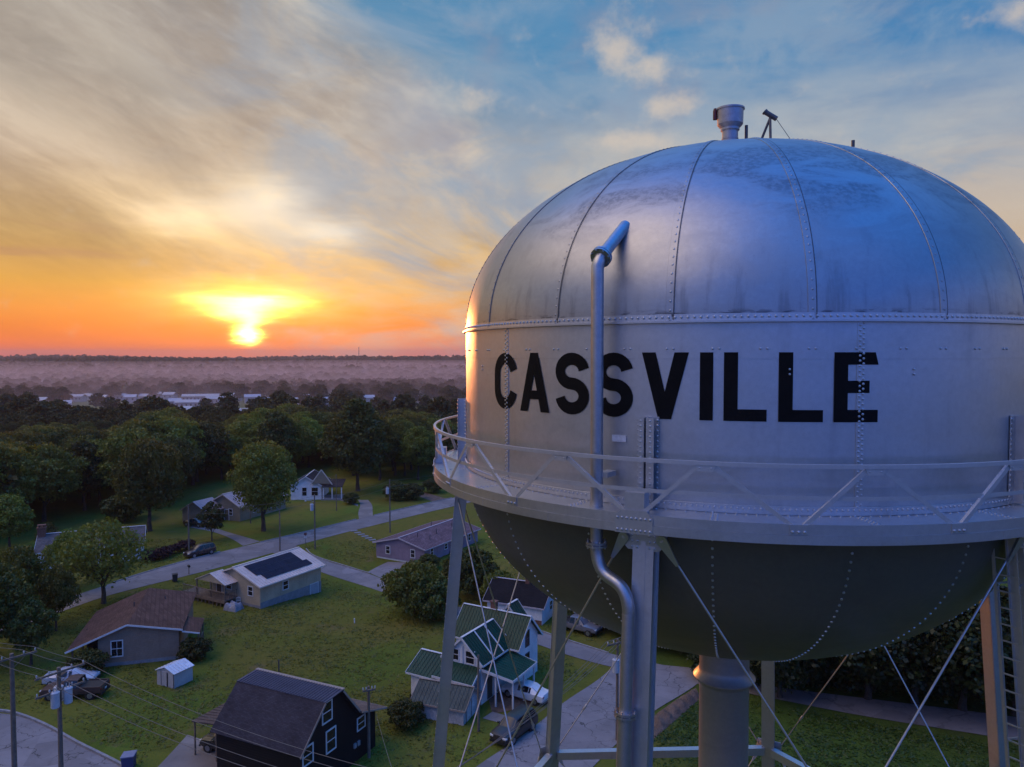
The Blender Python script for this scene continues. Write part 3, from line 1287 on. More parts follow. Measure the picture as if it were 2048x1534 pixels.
up_ = [G(*q) for q in ((-160, 1296), (-40, 1254), (60, 1219), (151, 1191), (287, 1146), (427, 1107), (598, 1067), (700, 1042), (904, 996), (1100, 955), (1300, 920))]
lo_ = [G(*q) for q in ((-160, 1335), (-40, 1286), (60, 1247), (152, 1213), (225, 1188), (383, 1150), (526, 1112), (598, 1090), (706, 1061), (904, 1013), (1100, 969), (1300, 931))]
surface('road', up_, lo_, ROADM)
kerb_line([G(*q) for q in ((225, 1166), (287, 1146), (360, 1125), (440, 1104))])
kerb_line([G(*q) for q in ((520, 1085), (598, 1067), (700, 1042), (712, 1039))])
kerb_line([G(*q) for q in ((748, 1031), (820, 1014), (904, 996))])
s_l = [G(*q) for q in ((575, 1082), (610, 1104), (646, 1121), (690, 1133), (740, 1148), (766, 1159), (840, 1190), (960, 1228), (1073, 1261), (1131, 1281), (1217, 1308), (1300, 1325), (1398, 1346), (1550, 1375), (1654, 1388), (1973, 1427), (2300, 1470))]
s_r = [G(*q) for q in ((520, 1098), (580, 1118), (636, 1143), (690, 1160), (730, 1172), (771, 1187), (840, 1216), (960, 1254), (1073, 1288), (1131, 1310), (1217, 1334), (1300, 1350), (1398, 1369), (1550, 1398), (1717, 1432), (1976, 1472), (2300, 1525))]
surface('side_street', s_l, s_r, ROADM, .046)
kerb_line([G(*q) for q in ((612, 1098), (622, 1110), (648, 1120), (690, 1132), (740, 1147))])
kerb_line([G(*q) for q in ((1073, 1260), (1131, 1280), (1217, 1307))])
n_l = [G(*q) for q in ((1235, 1322), (1205, 1356), (1125, 1406), (1087, 1440), (1020, 1490), (951, 1534), (820, 1640))]
n_r = [G(*q) for q in ((1420, 1340), (1398, 1368), (1350, 1398), (1309, 1421), (1255, 1468), (1191, 1528), (1090, 1640))]
surface('cracked_road', n_l, n_r, CRACKM, .052)
surface('corner_road', [G(*q) for q in ((-60, 1424), (30, 1428), (95, 1455), (150, 1488), (200, 1512), (262, 1544), (420, 1640))],
        [G(*q) for q in ((-160, 1580), (-100, 1640), (-40, 1700), (40, 1760), (120, 1820), (200, 1880), (300, 1960))], CRACKM, .04)
kerb_line([G(*q) for q in ((-20, 1421), (30, 1426), (95, 1452), (150, 1485), (200, 1509), (262, 1541))], .2, .16)
surface('gravel_drive', [G(*q) for q in ((718, 1038), (716, 1024), (722, 1009), (716, 1000))], [G(*q) for q in ((746, 1032), (745, 1022), (745, 1010), (736, 1000))], GRAVEL, .03)
surface('path', [G(*q) for q in ((672, 996), (690, 1000), (716, 1009))], [G(*q) for q in ((672, 999), (690, 1003), (716, 1013))], GRAVEL, .034, sub=2)
surface('driveway', [G(*q) for q in ((486, 1092), (468, 1080), (448, 1071), (420, 1062), (380, 1055))], [G(*q) for q in ((520, 1083), (486, 1073), (460, 1066), (430, 1056), (390, 1048))], ROADM, .034)
surface('paved_drive', [G(*q) for q in ((736, 1144), (756, 1133), (776, 1124))], [G(*q) for q in ((790, 1166), (800, 1146), (813, 1125))], ROADM, .03)
surface('earth_drive', [G(*q) for q in ((870, 1005), (840, 994), (813, 982))], [G(*q) for q in ((895, 998), (860, 988), (826, 978))], DIRT, .03)
surface('earth_yard', [G(*q) for q in ((975, 1392), (1000, 1385), (1030, 1378), (1075, 1372))], [G(*q) for q in ((985, 1428), (1030, 1420), (1060, 1412), (1100, 1408))], DIRT, .03)
surface('garage_drive', [G(*q) for q in ((965, 1437), (1000, 1446), (1040, 1462))], [G(*q) for q in ((985, 1424), (1020, 1434), (1062, 1448))], GRAVEL, .034)
surface('carport_drive', [G(*q) for q in ((375, 1470), (330, 1520), (280, 1570))], [G(*q) for q in ((465, 1500), (440, 1540), (400, 1600))], GRAVEL, .034)
tag(kerb.build('kerb', KERBM), kind='structure')

# low bank of bare earth beside the cracked road
bank = MB()
A_, B_ = [G(*q) for q in ((1392, 1376), (1355, 1398), (1318, 1424), (1300, 1440))], [G(*q) for q in ((1402, 1396), (1370, 1424), (1335, 1455), (1308, 1478))]
vs = []
for i in range(25):
    a, b = at_fraction(A_, i / 24), at_fraction(B_, i / 24)
    for k in range(9):
        p = a.lerp(b, k / 8)
        h = math.sin(math.pi * k / 8) * (.35 + .2 * math.sin(i * 1.7 + k) + .12 * rng.random()) * min(1, i / 3, (24 - i) / 3)
        vs.append((p.x, p.y, hz(p.x, p.y) + .02 + h))
bank.add(vs, [(i * 9 + k, (i + 1) * 9 + k, (i + 1) * 9 + k + 1, i * 9 + k + 1) for i in range(24) for k in range(8)], True)
bo = bank.build('earth_bank', DIRT, sharp=180)
tag(bo, kind='structure')
if bo.data.polygons[100].normal.z < 0:
    bo.data.flip_normals()
# ------------------------------------------------------------------ houses


def clad_mat(name, color, pitch, depth=.02, vertical=False, rough=.7, var=.18):
    """wall boards (or upright sheets): lines cut by a bump, weathering by noise"""
    if name in MATS:
        return MATS[name]
    m = bpy.data.materials.new(name)
    m.use_nodes = True
    t = Tree(m.node_tree)
    b = t.node('ShaderNodeBsdfPrincipled')
    o = t.node('ShaderNodeOutputMaterial')
    t.nt.links.new(b.outputs[0], o.inputs[0])
    v = S(t, t.node('ShaderNodeTexCoord').outputs['Object'])
    sp = t.node('ShaderNodeSeparateXYZ')
    t.put(sp.inputs[0], v)
    x, y, z = (S(t, q) for q in sp.outputs)
    saw = t.m('FRACT', ((x + y) if vertical else z) / pitch)
    n = t.noise(v, .8, 5, .65) * .6 + t.noise(v, 7, 3, .6) * .4
    c = t.ramp(n, [(.35, tuple(q * (1 - var) for q in color) + (1,)), (.65, tuple(min(1, q * (1 + var)) for q in color) + (1,))])
    stain = t.step(t.noise(t.vec(x * 1.5, y * 1.5, z * .3), 1.0, 4, .6), .56, .72)
    c = t.mix(stain * .3, c, tuple(q * .6 for q in color) + (1,))
    t.put(b.inputs['Base Color'], c)
    b.inputs['Roughness'].default_value = rough
    b.inputs['Specular IOR Level'].default_value = .22
    bn = t.node('ShaderNodeBump')
    bn.inputs['Strength'].default_value = .8
    bn.inputs['Distance'].default_value = depth
    t.put(bn.inputs['Height'], t.m('POWER', saw, .6) if not vertical else t.step(saw, .12, .0))
    t.nt.links.new(bn.outputs[0], b.inputs['Normal'])
    MATS[name] = m
    return m


def shingle_mat(name, color, var=.22):
    if name in MATS:
        return MATS[name]
    m = bpy.data.materials.new(name)
    m.use_nodes = True
    t = Tree(m.node_tree)
    b = t.node('ShaderNodeBsdfPrincipled')
    o = t.node('ShaderNodeOutputMaterial')
    t.nt.links.new(b.outputs[0], o.inputs[0])
    v = S(t, t.node('ShaderNodeTexCoord').outputs['Object'])
    sp = t.node('ShaderNodeSeparateXYZ')
    t.put(sp.inputs[0], v)
    x, y, z = (S(t, q) for q in sp.outputs)
    br = t.node('ShaderNodeTexBrick')
    t.put(br.inputs['Vector'], t.vec(x + y * .6, z * 2.2 + (x - y) * .05, 0.0))
    br.inputs['Scale'].default_value = 1.6
    br.inputs['Mortar Size'].default_value = .03
    br.inputs['Color1'].default_value = tuple(q * (1 - var) for q in color) + (1,)
    br.inputs['Color2'].default_value = tuple(q * (1 + var) for q in color) + (1,)
    br.inputs['Mortar'].default_value = tuple(q * .75 for q in color) + (1,)
    n = t.noise(v, .7, 5, .6)
    c = t.mix(1.0, S(t, br.outputs['Color']), t.ramp(n, [(.3, .75), (.7, 1.15)]), 'MULTIPLY')
    t.put(b.inputs['Base Color'], c)
    b.inputs['Roughness'].default_value = .92
    b.inputs['Specular IOR Level'].default_value = .12
    bn = t.node('ShaderNodeBump')
    bn.inputs['Strength'].default_value = .6
    bn.inputs['Distance'].default_value = .02
    t.put(bn.inputs['Height'], t.noise(v, 11, 3, .6) + S(t, br.outputs['Fac']) * -.6)
    t.nt.links.new(bn.outputs[0], b.inputs['Normal'])
    MATS[name] = m
    return m


GLASS = mat('window_glass', (.012, .014, .018, 1), .08, spec=.6, noise=(1.5, .5))
WHITE = mat('white_trim_paint', (.62, .62, .63, 1), .5, noise=(4, .12))
WOOD = mat('grey_timber', (.16, .12, .09, 1), .85, noise=(3, .35), bump=(12, .5, .01))
CONC = mat('foundation_block', (.22, .22, .23, 1), .9, noise=(1.5, .25), bump=(6, .5, .02))
DARKIN = mat('dark_interior', (.02, .018, .016, 1), .9, noise=(2, .3))


def window(parent, p, n, w, h, name='window', trim=None, bars=1):
    """frame standing 3 cm proud of the wall at local point p, facing the horizontal local direction n"""
    n = Vector((n[0], n[1], 0)).normalized()
    s = Vector((-n.y, n.x, 0))
    p = Vector(p)
    f = MB()
    t = .10
    for sx in (-1, 1):
        f.obox(p + s * (sx * (w / 2 + t / 2)) + n * .01, s * t / 2, n * .045, Vector((0, 0, h / 2 + t)))
    for sz in (-1, 1):
        f.obox(p + Vector((0, 0, sz * (h / 2 + t / 2))) + n * .013, s * (w / 2), n * .045, Vector((0, 0, t / 2)))
    f.obox(p + n * .012, s * (w / 2), n * .03, Vector((0, 0, .03)))
    if bars == 2:
        f.obox(p + n * .010, s * .02, n * .028, Vector((0, 0, h / 2)))
    o = f.build(name, trim or WHITE, parent)
    g = MB()
    g.obox(p + n * .008, s * (w / 2), n * .012, Vector((0, 0, h / 2)))
    g.build('pane', GLASS, o)
    return o


def door(parent, p, n, w, h, m, trim=True):
    n = Vector((n[0], n[1], 0)).normalized()
    s = Vector((-n.y, n.x, 0))
    p = Vector(p)
    d = MB()
    d.obox(p + n * .01, s * w / 2, n * .03, Vector((0, 0, h / 2)))
    for q in (.28, -.2):
        d.obox(p + n * .035 + Vector((0, 0, q * h)), s * w * .32, n * .01, Vector((0, 0, h * .16)))
    o = d.build('door', m, parent)
    k = MB()
    if trim:
        for sx in (-1, 1):
            k.obox(p + s * (sx * (w / 2 + .05)) + n * .02, s * .05, n * .03, Vector((0, 0, h / 2 + .08)))
        k.obox(p + Vector((0, 0, h / 2 + .04)) + n * .02, s * w / 2, n * .032, Vector((0, 0, .04)))
        k.build('door_frame', WHITE, o)
    k = MB()
    k.tube([p + s * (w * .4) + n * .03, p + s * (w * .4) + n * .09], .035, 8)
    k.build('handle', DARKM, o)


def slab(mb, a, b, c, d, th):
    """roof plane a-b (eave) c-d (ridge side), given a thickness downwards"""
    q = [Vector(p) for p in (a, b, c, d)]
    n = (q[1] - q[0]).cross(q[2] - q[1]).normalized()
    if n.z < 0:
        q = [q[0], q[3], q[2], q[1]]
    mb.poly(q, th)


def ribs(mb, a, b, c, d, gap, w=.03, h=.035):
    """standing seams running from edge a-b up to edge d-c"""
    a, b, c, d = (Vector(p) for p in (a, b, c, d))
    n = (b - a).cross(c - b).normalized()
    if n.z < 0:
        n = -n
    k = int((b - a).length / gap)
    for i in range(1, k):
        p, q = a.lerp(b, i / k), d.lerp(c, i / k)
        mb.bar(p + n * h * .5, q + n * h * .5, w, h, up=n)


def gable(parent, x0, x1, y0, y1, ze, zr, wall, roofm, oh=.35, along='y', z0=-.1, rib=0, trim=None, th=.12, xr=None, zel=None, oh_end=None, names=('wall', 'roof')):
    """a box with a pitched roof; ridge runs along the given local axis"""
    def W(a, b, z):
        return (a, b, z) if along == 'y' else (b, a, z)
    if along == 'x':
        a0, a1, b0, b1 = y0, y1, x0, x1
    else:
        a0, a1, b0, b1 = x0, x1, y0, y1
    ar = (a0 + a1) / 2 if xr is None else xr
    zl = ze if zel is None else zel
    oe = oh if oh_end is None else oh_end
    w = MB()
    p = [(a0, z0), (a1, z0), (a1, ze), (ar, zr - .03), (a0, zl)]
    vs = [W(a, b0, z) for a, z in p] + [W(a, b1, z) for a, z in p]
    fs = [(0, 1, 2, 3, 4), (9, 8, 7, 6, 5)] + [(i, 5 + i, 5 + (i + 1) % 5, (i + 1) % 5) for i in range(5)]
    if along == 'x':
        fs = [f[::-1] for f in fs]
    w.add(vs, fs)
    wo = w.build(names[0], wall, parent)
    r = MB()
    sr = (zr - ze) / (a1 - ar)
    sl_ = (zr - zl) / (ar - a0)
    e0, e1 = b0 - oe, b1 + oe
    R_ = [W(ar, e0, zr + .05), W(ar, e1, zr + .05)]
    A1 = [W(a1 + oh, e0, ze - sr * oh + .05), W(a1 + oh, e1, ze - sr * oh + .05)]
    A0 = [W(a0 - oh, e0, zl - sl_ * oh + .05), W(a0 - oh, e1, zl - sl_ * oh + .05)]
    slab(r, A1[0], A1[1], R_[1], R_[0], th)
    slab(r, A0[0], A0[1], R_[1], R_[0], th)
    if rib:
        ribs(r, A1[0], A1[1], R_[1], R_[0], rib)
        ribs(r, A0[0], A0[1], R_[1], R_[0], rib)
    ro = r.build(names[1], roofm, parent)
    if trim:
        k = MB()
        for e, s in ((e0, -1), (e1, 1)):
            for X, Z in ((a1 + oh, ze - sr * oh + .05), (a0 - oh, zl - sl_ * oh + .05)):
                k.bar(W(X, e + s * .015, Z - .06), W(ar, e + s * .015, zr - .01), .03, .19, up=(0, 0, 1))
        k.bar(W(ar, e0, zr + .08), W(ar, e1, zr + .08), .22, .05)
        for X, Z, s in ((a1 + oh + .02, ze - sr * oh - .02, 1), (a0 - oh - .02, zl - sl_ * oh - .02, -1)):
            k.bar(W(X, e0, Z), W(X, e1, Z), .04, .15)
        k.build('roof_trim', trim, ro)
    return wo, ro


def posts(parent, pts, z0, z1, w=.14, m=None, name='post'):
    for x, y in pts:
        MB().box(x - w / 2, x + w / 2, y - w / 2, y + w / 2, z0, z1).build(name, m or WOOD, parent)


# --- brown house at the left
t = thing('brown_house', 'brown bungalow with a wide low shingle roof and one white window in its gable', 'house', (-34, 75, 0), R(16.5))
BROWNW = clad_mat('brown_siding', (.275, .195, .145), .2)
gable(t, -7.4, 0, 0, 11.5, 3.25, 4.15, BROWNW, shingle_mat('brown_shingle', (.105, .062, .050)), .4, zel=3.1, xr=-4.7, oh_end=.4, trim=None)
k = MB()                                                        # long left slope over the carport
slab(k, (-10.2, -.4, 2.0), (-10.2, 11.9, 2.0), (-7.75, 11.9, 2.98), (-7.75, -.4, 2.98), .12)
k.build('carport_roof', MATS['brown_shingle'], t)
k = MB()
k.bar((-10.2, -.42, 1.95), (-4.7, -.42, 4.14), .04, .17)
k.bar((-4.7, -.42, 4.14), (.42, -.42, 3.14), .04, .17)
k.build('barge_board', WHITE, t)
window(t, (-5.7, 0, 1.75), (0, -1), .95, 1.5, bars=2)
posts(t, [(-9.7, 0.2), (-9.7, 4), (-9.7, 8), (-9.7, 11.3)], 0, 2.05)
MB().box(-9.6, -7.45, 5, 5.1, 0, 2.3).build('carport_back_wall', DARKIN, t)
MB().box(-7.42, .02, -.02, .1, -.1, .35).build('foundation', CONC, t)
k = MB()
slab(k, (2.0, -.3, 2.62), (2.0, 4.2, 2.62), (.3, 4.2, 3.0), (.3, -.3, 3.0), .1)
k.build('porch_roof', MATS['brown_shingle'], t)
MB().bar((.35, -.32, 2.95), (2.02, -.32, 2.58), .04, .14).build('porch_fascia', WHITE, t)
posts(t, [(1.85, 0), (1.85, 2), (1.85, 4)], 0, 2.6)
k = MB()
k.box(.02, 1.9, .1, 4.1, .25, .35)
for i in range(7):
    k.box(1.82, 1.88, .2 + i * .6, .26 + i * .6, .35, 1.2)
k.box(1.8, 1.9, .1, 4.1, 1.2, 1.28)
for z in (.6, .9, 1.5, 1.8):
    k.box(.2, 1.75, .02, .06, z, z + .12)
k.build('porch_rail', WOOD, t)
k = MB()
k.tube([(-5.2, 6, 3.9), (-5.2, 6, 4.5)], .06, 8)
k.tube([(-2.5, 8.5, 3.6), (-2.5, 8.5, 4.1)], .05, 8)
k.build('roof_vent_pipe', DARKM, t)

# --- small metal shed
t = thing('garden_shed', 'small pale metal shed with double doors and a bluish white gable roof', 'shed', (-31.4, 68.2, 0), R(-25.2))
SHW = clad_mat('white_shed_sheet', (.42, .41, .42), .16, .015, True, .45)
gable(t, -2.3, 0, 0, 2.1, 1.42, 1.85, SHW, clad_mat('pale_roof_sheet', (.62, .66, .72), .2, .015, True, .4), .12, z0=0, rib=.3, th=.05)
for xx in (-1.72, -.85):
    d = MB()
    d.box(xx, xx + .80, -.035, -.005, .08, 1.38)
    do = d.build('door', SHW, t)
    k = MB()
    for q in (xx + .02, xx + .78):
        k.box(q - .03, q + .03, -.05, -.036, .06, 1.40)
    k.build('door_edge', DARKIN, do)

# --- black house in front
t = thing('black_house', 'black gambrel roofed house with white framed windows and an open carport', 'house', (-12.85, 53.8, 0), R(-25.1))
BLACKW = clad_mat('black_siding', (.012, .011, .013), .18)
prof = [(-4.0, 3.85), (-1.6, 6.2), (.3, 6.28), (2.2, 3.95), (4.7, 3.0)]
w = MB()
pp_ = [(-4.0, 0), (4.7, 0)] + prof[::-1]
m_ = len(pp_)
vs = [(0, a, z) for a, z in pp_] + [(-7.8, a, z) for a, z in pp_]
w.add(vs, [tuple(range(m_)), tuple(range(2 * m_ - 1, m_ - 1, -1))] + [(i, m_ + i, m_ + (i + 1) % m_, (i + 1) % m_) for i in range(m_)])
w.build('wall', BLACKW, t)
BSH = shingle_mat('charcoal_shingle', (.050, .046, .056))
r = MB()
e0, e1 = -8.1, .35
slab(r, (e0, -4.35, 3.62), (e1, -4.35, 3.62), (e1, -1.66, 6.3), (e0, -1.66, 6.3), .14)
slab(r, (e0, 2.35, 3.9), (e1, 2.35, 3.9), (e1, .36, 6.36), (e0, .36, 6.36), .12)
ro = r.build('roof', BSH, t)
r = MB()
slab(r, (e0, -1.72, 6.34), (e1, -1.72, 6.34), (e1, .3, 6.45), (e0, .3, 6.45), .06)
ribs(r, (e0, -1.72, 6.34), (e1, -1.72, 6.34), (e1, .3, 6.45), (e0, .3, 6.45), .26, .05, .05)
r.build('metal_ridge_strip', clad_mat('charcoal_sheet', (.075, .072, .10), .26, .02, True, .45), ro)
r = MB()
r.bar((e0, .36, 6.45), (e1, .36, 6.45), .30, .07)
r.bar((e1 + .015, -4.4, 3.56), (e1 + .015, -1.7, 6.25), .03, .16)
r.bar((e1 + .015, .34, 6.3), (e1 + .015, 2.4, 3.82), .03, .14)
r.build('ridge_cap', mat('tan_metal', (.30, .24, .20, 1), .6, noise=(4, .2)), ro)
r = MB()
slab(r, (-6.5, 5.5, 2.92), (.55, 5.5, 2.92), (.55, 2.25, 3.98), (-6.5, 2.25, 3.98), .12)
lr_ = r.build('lean_to_roof', shingle_mat('tan_shingle', (.17, .125, .10)), t)
r = MB()
r.bar((.57, 5.52, 2.86), (.57, 2.25, 3.92), .03, .13)
r.bar((-6.5, 5.52, 2.86), (.57, 5.52, 2.86), .03, .13)
r.build('fascia', mat('tan_metal', (0, 0, 0, 1)), lr_)
window(t, (0, -1.15, 5.35), (1, 0), .95, 1.35)
window(t, (0, -.75, 3.1), (1, 0), .95, 1.5)
window(t, (0, -3.25, 3.2), (1, 0), .95, 1.15)
window(t, (0, 2.85, 2.75), (1, 0), .85, .85)
k = MB()
for a in (1.9, 2.35):
    k.box(.0, .12, a, a + .26, 1.15, 1.5)
k.build('meter_box', mat('meter_grey', (.30, .30, .31, 1), .5, noise=(6, .15)), t)
r = MB()
slab(r, (-12.0, -2.5, 2.75), (-12.0, 2.4, 2.75), (-7.85, 2.4, 3.2), (-7.85, -2.5, 3.2), .1)
ribs(r, (-12.0, -2.5, 2.75), (-12.0, 2.4, 2.75), (-7.85, 2.4, 3.2), (-7.85, -2.5, 3.2), .4)
r.build('carport_roof', clad_mat('dark_brown_sheet', (.085, .06, .058), .3, .02, True, .5), t)
posts(t, [(-11.85, -2.35), (-11.85, 2.25), (-9.6, -2.35)], 0, 2.75, .1)
MB().tube([(-6.8, 1.4, 4.8), (-6.8, 1.4, 7.0)], .05, 8).build('flue_pipe', DARKM, t)

# --- pale house with the solar panels
t = thing('cream_house', 'cream house with solar panels on a pale metal roof and a timber deck', 'house', (-30.9, 90.4, 0), R(-29.4))
CREAM = clad_mat('cream_siding', (.44, .36, .25), .2)
CRR = clad_mat('cream_roof_sheet', (.60, .50, .44), .25, .02, True, .5)
gable(t, -8.8, 0, 0, 10.4, 2.85, 4.5, CREAM, CRR, .42, z0=-.05, rib=.42, trim=mat('cream_trim', (.62, .54, .47, 1), .6, noise=(4, .1)))
k = MB()
for (x0, x1, y0, y1, za, zb) in ((-8.78, .025, -.025, .04, .15, .2),):
    k.box(x0, x1, y0, y1, -1.6, .25)
k.box(-.04, .03, -.02, 10.42, -1.8, .62)
k.build('foundation', CONC, t)
k = MB()
for a in (8.35, 9.85):
    k.box(.03, .07, a - .04, a + .04, -1.25, .7)
k.box(.03, .068, 8.39, 9.81, .62, .70)
k.build('cellar_door_frame', WHITE, t)
MB().box(.03, .055, 8.4, 9.8, -1.25, .6).build('cellar_door', mat('grey_door', (.32, .33, .36, 1), .7, noise=(2, .15)), t)
window(t, (-1.7, 0, 1.85), (0, -1), .75, 1.05)
window(t, (0, 4.1, 1.75), (1, 0), .8, 1.0)
sol = MB()
slope = (4.5 - 2.85) / 4.4
PVF = mat('panel_frame', (.05, .05, .06, 1), .4, .6, noise=(5, .2))
fr = MB()
for row, (ya, nn) in enumerate(((.9, 7), (.9, 7), (1.55, 7))):
    for i in range(nn):
        y0_ = ya + i * 1.12
        xa, xb = -3.85 + row * 1.12, -3.85 + (row + 1) * 1.12 - .03
        za, zb = 4.5 - slope * (xa + 4.4) + .17, 4.5 - slope * (xb + 4.4) + .17
        slab(sol, (xb, y0_, zb), (xb, y0_ + 1.09, zb), (xa, y0_ + 1.09, za), (xa, y0_, za), .035)
        slab(fr, (xb + .02, y0_ - .015, zb - .012), (xb + .02, y0_ + 1.105, zb - .012), (xa - .02, y0_ + 1.105, za - .012), (xa - .02, y0_ - .015, za - .012), .05)
so = fr.build('solar_panels', PVF, t)
sol.build('solar_cells', mat('solar_glass', (.014, .015, .034, 1), .35, spec=.06, noise=(1.2, .35)), so)
# porch and deck at the gable end
r = MB()
slab(r, (-3.9, -2.0, 2.75), (-3.9, -.02, 2.75), (-6.7, -.02, 3.9), (-6.7, -2.0, 3.9), .08)
slab(r, (-9.5, -2.0, 2.75), (-9.5, -.02, 2.75), (-6.7, -.02, 3.9), (-6.7, -2.0, 3.9), .08)
ribs(r, (-3.9, -2.0, 2.75), (-3.9, -.02, 2.75), (-6.7, -.02, 3.9), (-6.7, -2.0, 3.9), .3)
r.build('porch_roof', CRR, t)
MB().poly([(-9.3, -1.9, 2.75), (-4.1, -1.9, 2.75), (-6.7, -1.9, 3.78)], .05).build('porch_gable', CREAM, t)
posts(t, [(-4.1, -1.85), (-9.3, -1.85), (-6.7, -1.85)], 0, 2.8)
k = MB()
k.box(-11.8, -3.9, -2.1, -.03, .72, .86)
k.box(-11.8, -3.9, -2.12, -2.06, .45, .72)
for i in range(12):
    x = -11.7 + i * .7
    k.box(x - .05, x + .05, -2.08, -1.98, -.05, .72)
k.build('deck', WOOD, t)
k = MB()
for i in range(30):
    x = -11.7 + i * .265
    k.box(x - .02, x + .02, -2.06, -2.02, .86, 1.75)
k.box(-11.8, -3.9, -2.1, -1.98, 1.75, 1.82)
k.box(-3.95, -3.89, -2.0, -.1, 1.75, 1.82)
for i in range(7):
    k.box(-3.94, -3.9, -1.9 + i * .27, -1.86 + i * .27, .86, 1.75)
k.build('deck_rail', WOOD, t)
door(t, (-7.4, 0, 1.85), (0, -1), .9, 2.0, mat('brown_door', (.11, .08, .06, 1), .6, noise=(3, .2)))
window(t, (-5.6, 0, 2.0), (0, -1), .9, .9)

# --- mauve house
t = thing('mauve_house', 'long mauve bungalow with white windows and several pipes on its roof', 'house', (-13, 110, -.15), R(-29))
MAUVE = clad_mat('mauve_siding', (.25, .20, .26), .2)
gable(t, -9.2, 0, 0, 15, 2.35, 3.5, MAUVE, shingle_mat('mauve_shingle', (.155, .105, .12)), .4, z0=.1, trim=mat('mauve_trim', (.45, .40, .44, 1), .6, noise=(3, .1)))
MB().box(-9.15, -.05, .05, 14.95, -1.2, .1).build('foundation', WHITE, t)
for x in (-6.9, -2.2):
    window(t, (x, 0, 1.35), (0, -1), .7, 1.1)
for y, h in ((1.8, 1.1), (5.6, .75), (9.2, .75), (12.4, 1.1)):
    window(t, (0, y, 1.5), (1, 0), .65, h)
for x, y in ((-3.2, 2.6), (-2.4, 6.5), (-1.6, 3.6), (-5.5, 9.5), (-2.8, 11.5)):
    zz = 3.5 - (3.5 - 2.35) / 4.6 * abs(x + 4.6)
    MB().tube([(x, y, zz), (x, y, zz + .75)], .06, 8).build('roof_vent_pipe', DARKM, t)
k = MB()
for i in range(5):
    k.box(.05 + i * .28, .33 + i * .28, 6.6, 7.8, -1.1, .55 - i * .26)
for y in (6.6, 7.8):
    k.bar((.1, y, 1.5), (1.4, y, .4), .05, .06)
k.build('steps', WOOD, t)

# --- white house with the green roof
t = thing('white_farmhouse', 'white two storey house with steep dark green metal roofs and white trim', 'house', (1.5, 70.4, 0), R(-29.7))
FWW = clad_mat('white_siding', (.76, .76, .77), .18)
GREEN = clad_mat('green_roof_sheet', (.008, .048, .030), .3, .02, True, .42, .3)
gable(t, -6.9, 0, -2, 2, 4.0, 6.05, FWW, GREEN, .4, along='x', z0=0, rib=.35, trim=WHITE, th=.07)
gable(t, -4.8, -1.0, -6.8, -1.9, 3.95, 5.75, FWW, GREEN, .35, along='y', z0=0, rib=.35, trim=WHITE, th=.07, oh_end=.3)
gable(t, -4.7, -1.5, 1.9, 3.2, 4.2, 6.15, FWW, GREEN, .3, along='y', z0=0, rib=.35, trim=WHITE, th=.07)
k = MB()
for y0 in (-5.1, -3.4):
    k.bar((-.65, y0, 3.72), (-2.86, y0, 5.83), .13, .06, up=(1, 0, 1))
k.build('valley_strip', WHITE, t)
r = MB()
q = [(-.98, -6.8, 3.25), (-.98, -2.02, 3.45), (2.05, -2.02, 2.75), (2.05, -6.4, 2.65)]
slab(r, q[3], q[2], q[1], q[0], .08)
ribs(r, q[3], q[2], q[1], q[0], .35)
pr = r.build('porch_roof', GREEN, t)
k = MB()
k.bar((2.07, -6.4, 2.6), (2.07, -2.0, 2.7), .04, .24)
k.bar((-1.0, -6.84, 3.18), (2.07, -6.44, 2.58), .04, .24)
k.bar((2.05, -2.0, 2.7), (.05, -2.0, 3.1), .04, .2)
k.build('porch_fascia', WHITE, pr)
posts(t, [(1.9, -6.2), (1.9, -4.2), (1.9, -2.3), (.3, -6.45)], 0, 2.65, .13, WHITE)
r = MB()
q = [(-5.0, -8.7, 2.5), (-.7, -8.7, 2.5), (-1.0, -6.83, 3.35), (-4.8, -6.83, 3.35)]
slab(r, *q, .08)
ribs(r, *q, .35)
pr = r.build('front_porch_roof', GREEN, t)
k = MB()
k.bar((-.70, -8.72, 2.44), (-1.0, -6.83, 3.3), .04, .22)
k.bar((-5.0, -8.72, 2.44), (-.7, -8.72, 2.44), .04, .22)
k.build('front_porch_fascia', WHITE, pr)
posts(t, [(-.85, -8.55), (-2.8, -8.55)], 0, 2.45, .13, WHITE)
gable(t, -7.6, -4.85, -8.3, -4.2, 2.35, 3.45, FWW, GREEN, .35, along='x', z0=0, rib=.35, trim=WHITE, th=.07, names=('side_wing', 'side_wing_roof'))
window(t, (0, -.1, 3.95), (1, 0), .62, 1.35, trim=mat('dark_trim', (.04, .04, .05, 1), .5, noise=(3, .2)))
window(t, (0, -.1, 2.0), (1, 0), .62, .95, trim=MATS['dark_trim'])
window(t, (-3.75, -6.8, 4.05), (0, -1), .7, .95)
window(t, (-2.15, -6.8, 4.05), (0, -1), .85, 1.05)
window(t, (-1.0, -4.2, 3.45), (1, 0), .55, .7)
window(t, (-.4, -2.0, 1.6), (0, -1), .5, 1.1)
door(t, (-1.0, -5.4, 1.1), (1, 0), .9, 2.0, mat('green_door', (.05, .07, .06, 1), .6, noise=(3, .2)))
MB().tube([(-2.9, -6.86, 3.4), (-2.9, -6.9, 5.0)], .05, 8).build('service_mast', WHITE, t)
k = MB()
k.box(-4.15, -3.6, .0, .5, 5.4, 6.75)
k.box(-4.22, -3.53, -.07, .57, 6.75, 6.87)
k.build('chimney', mat('red_brick', (.16, .075, .055, 1), .9, noise=(5, .35), bump=(9, .6, .02)), t)

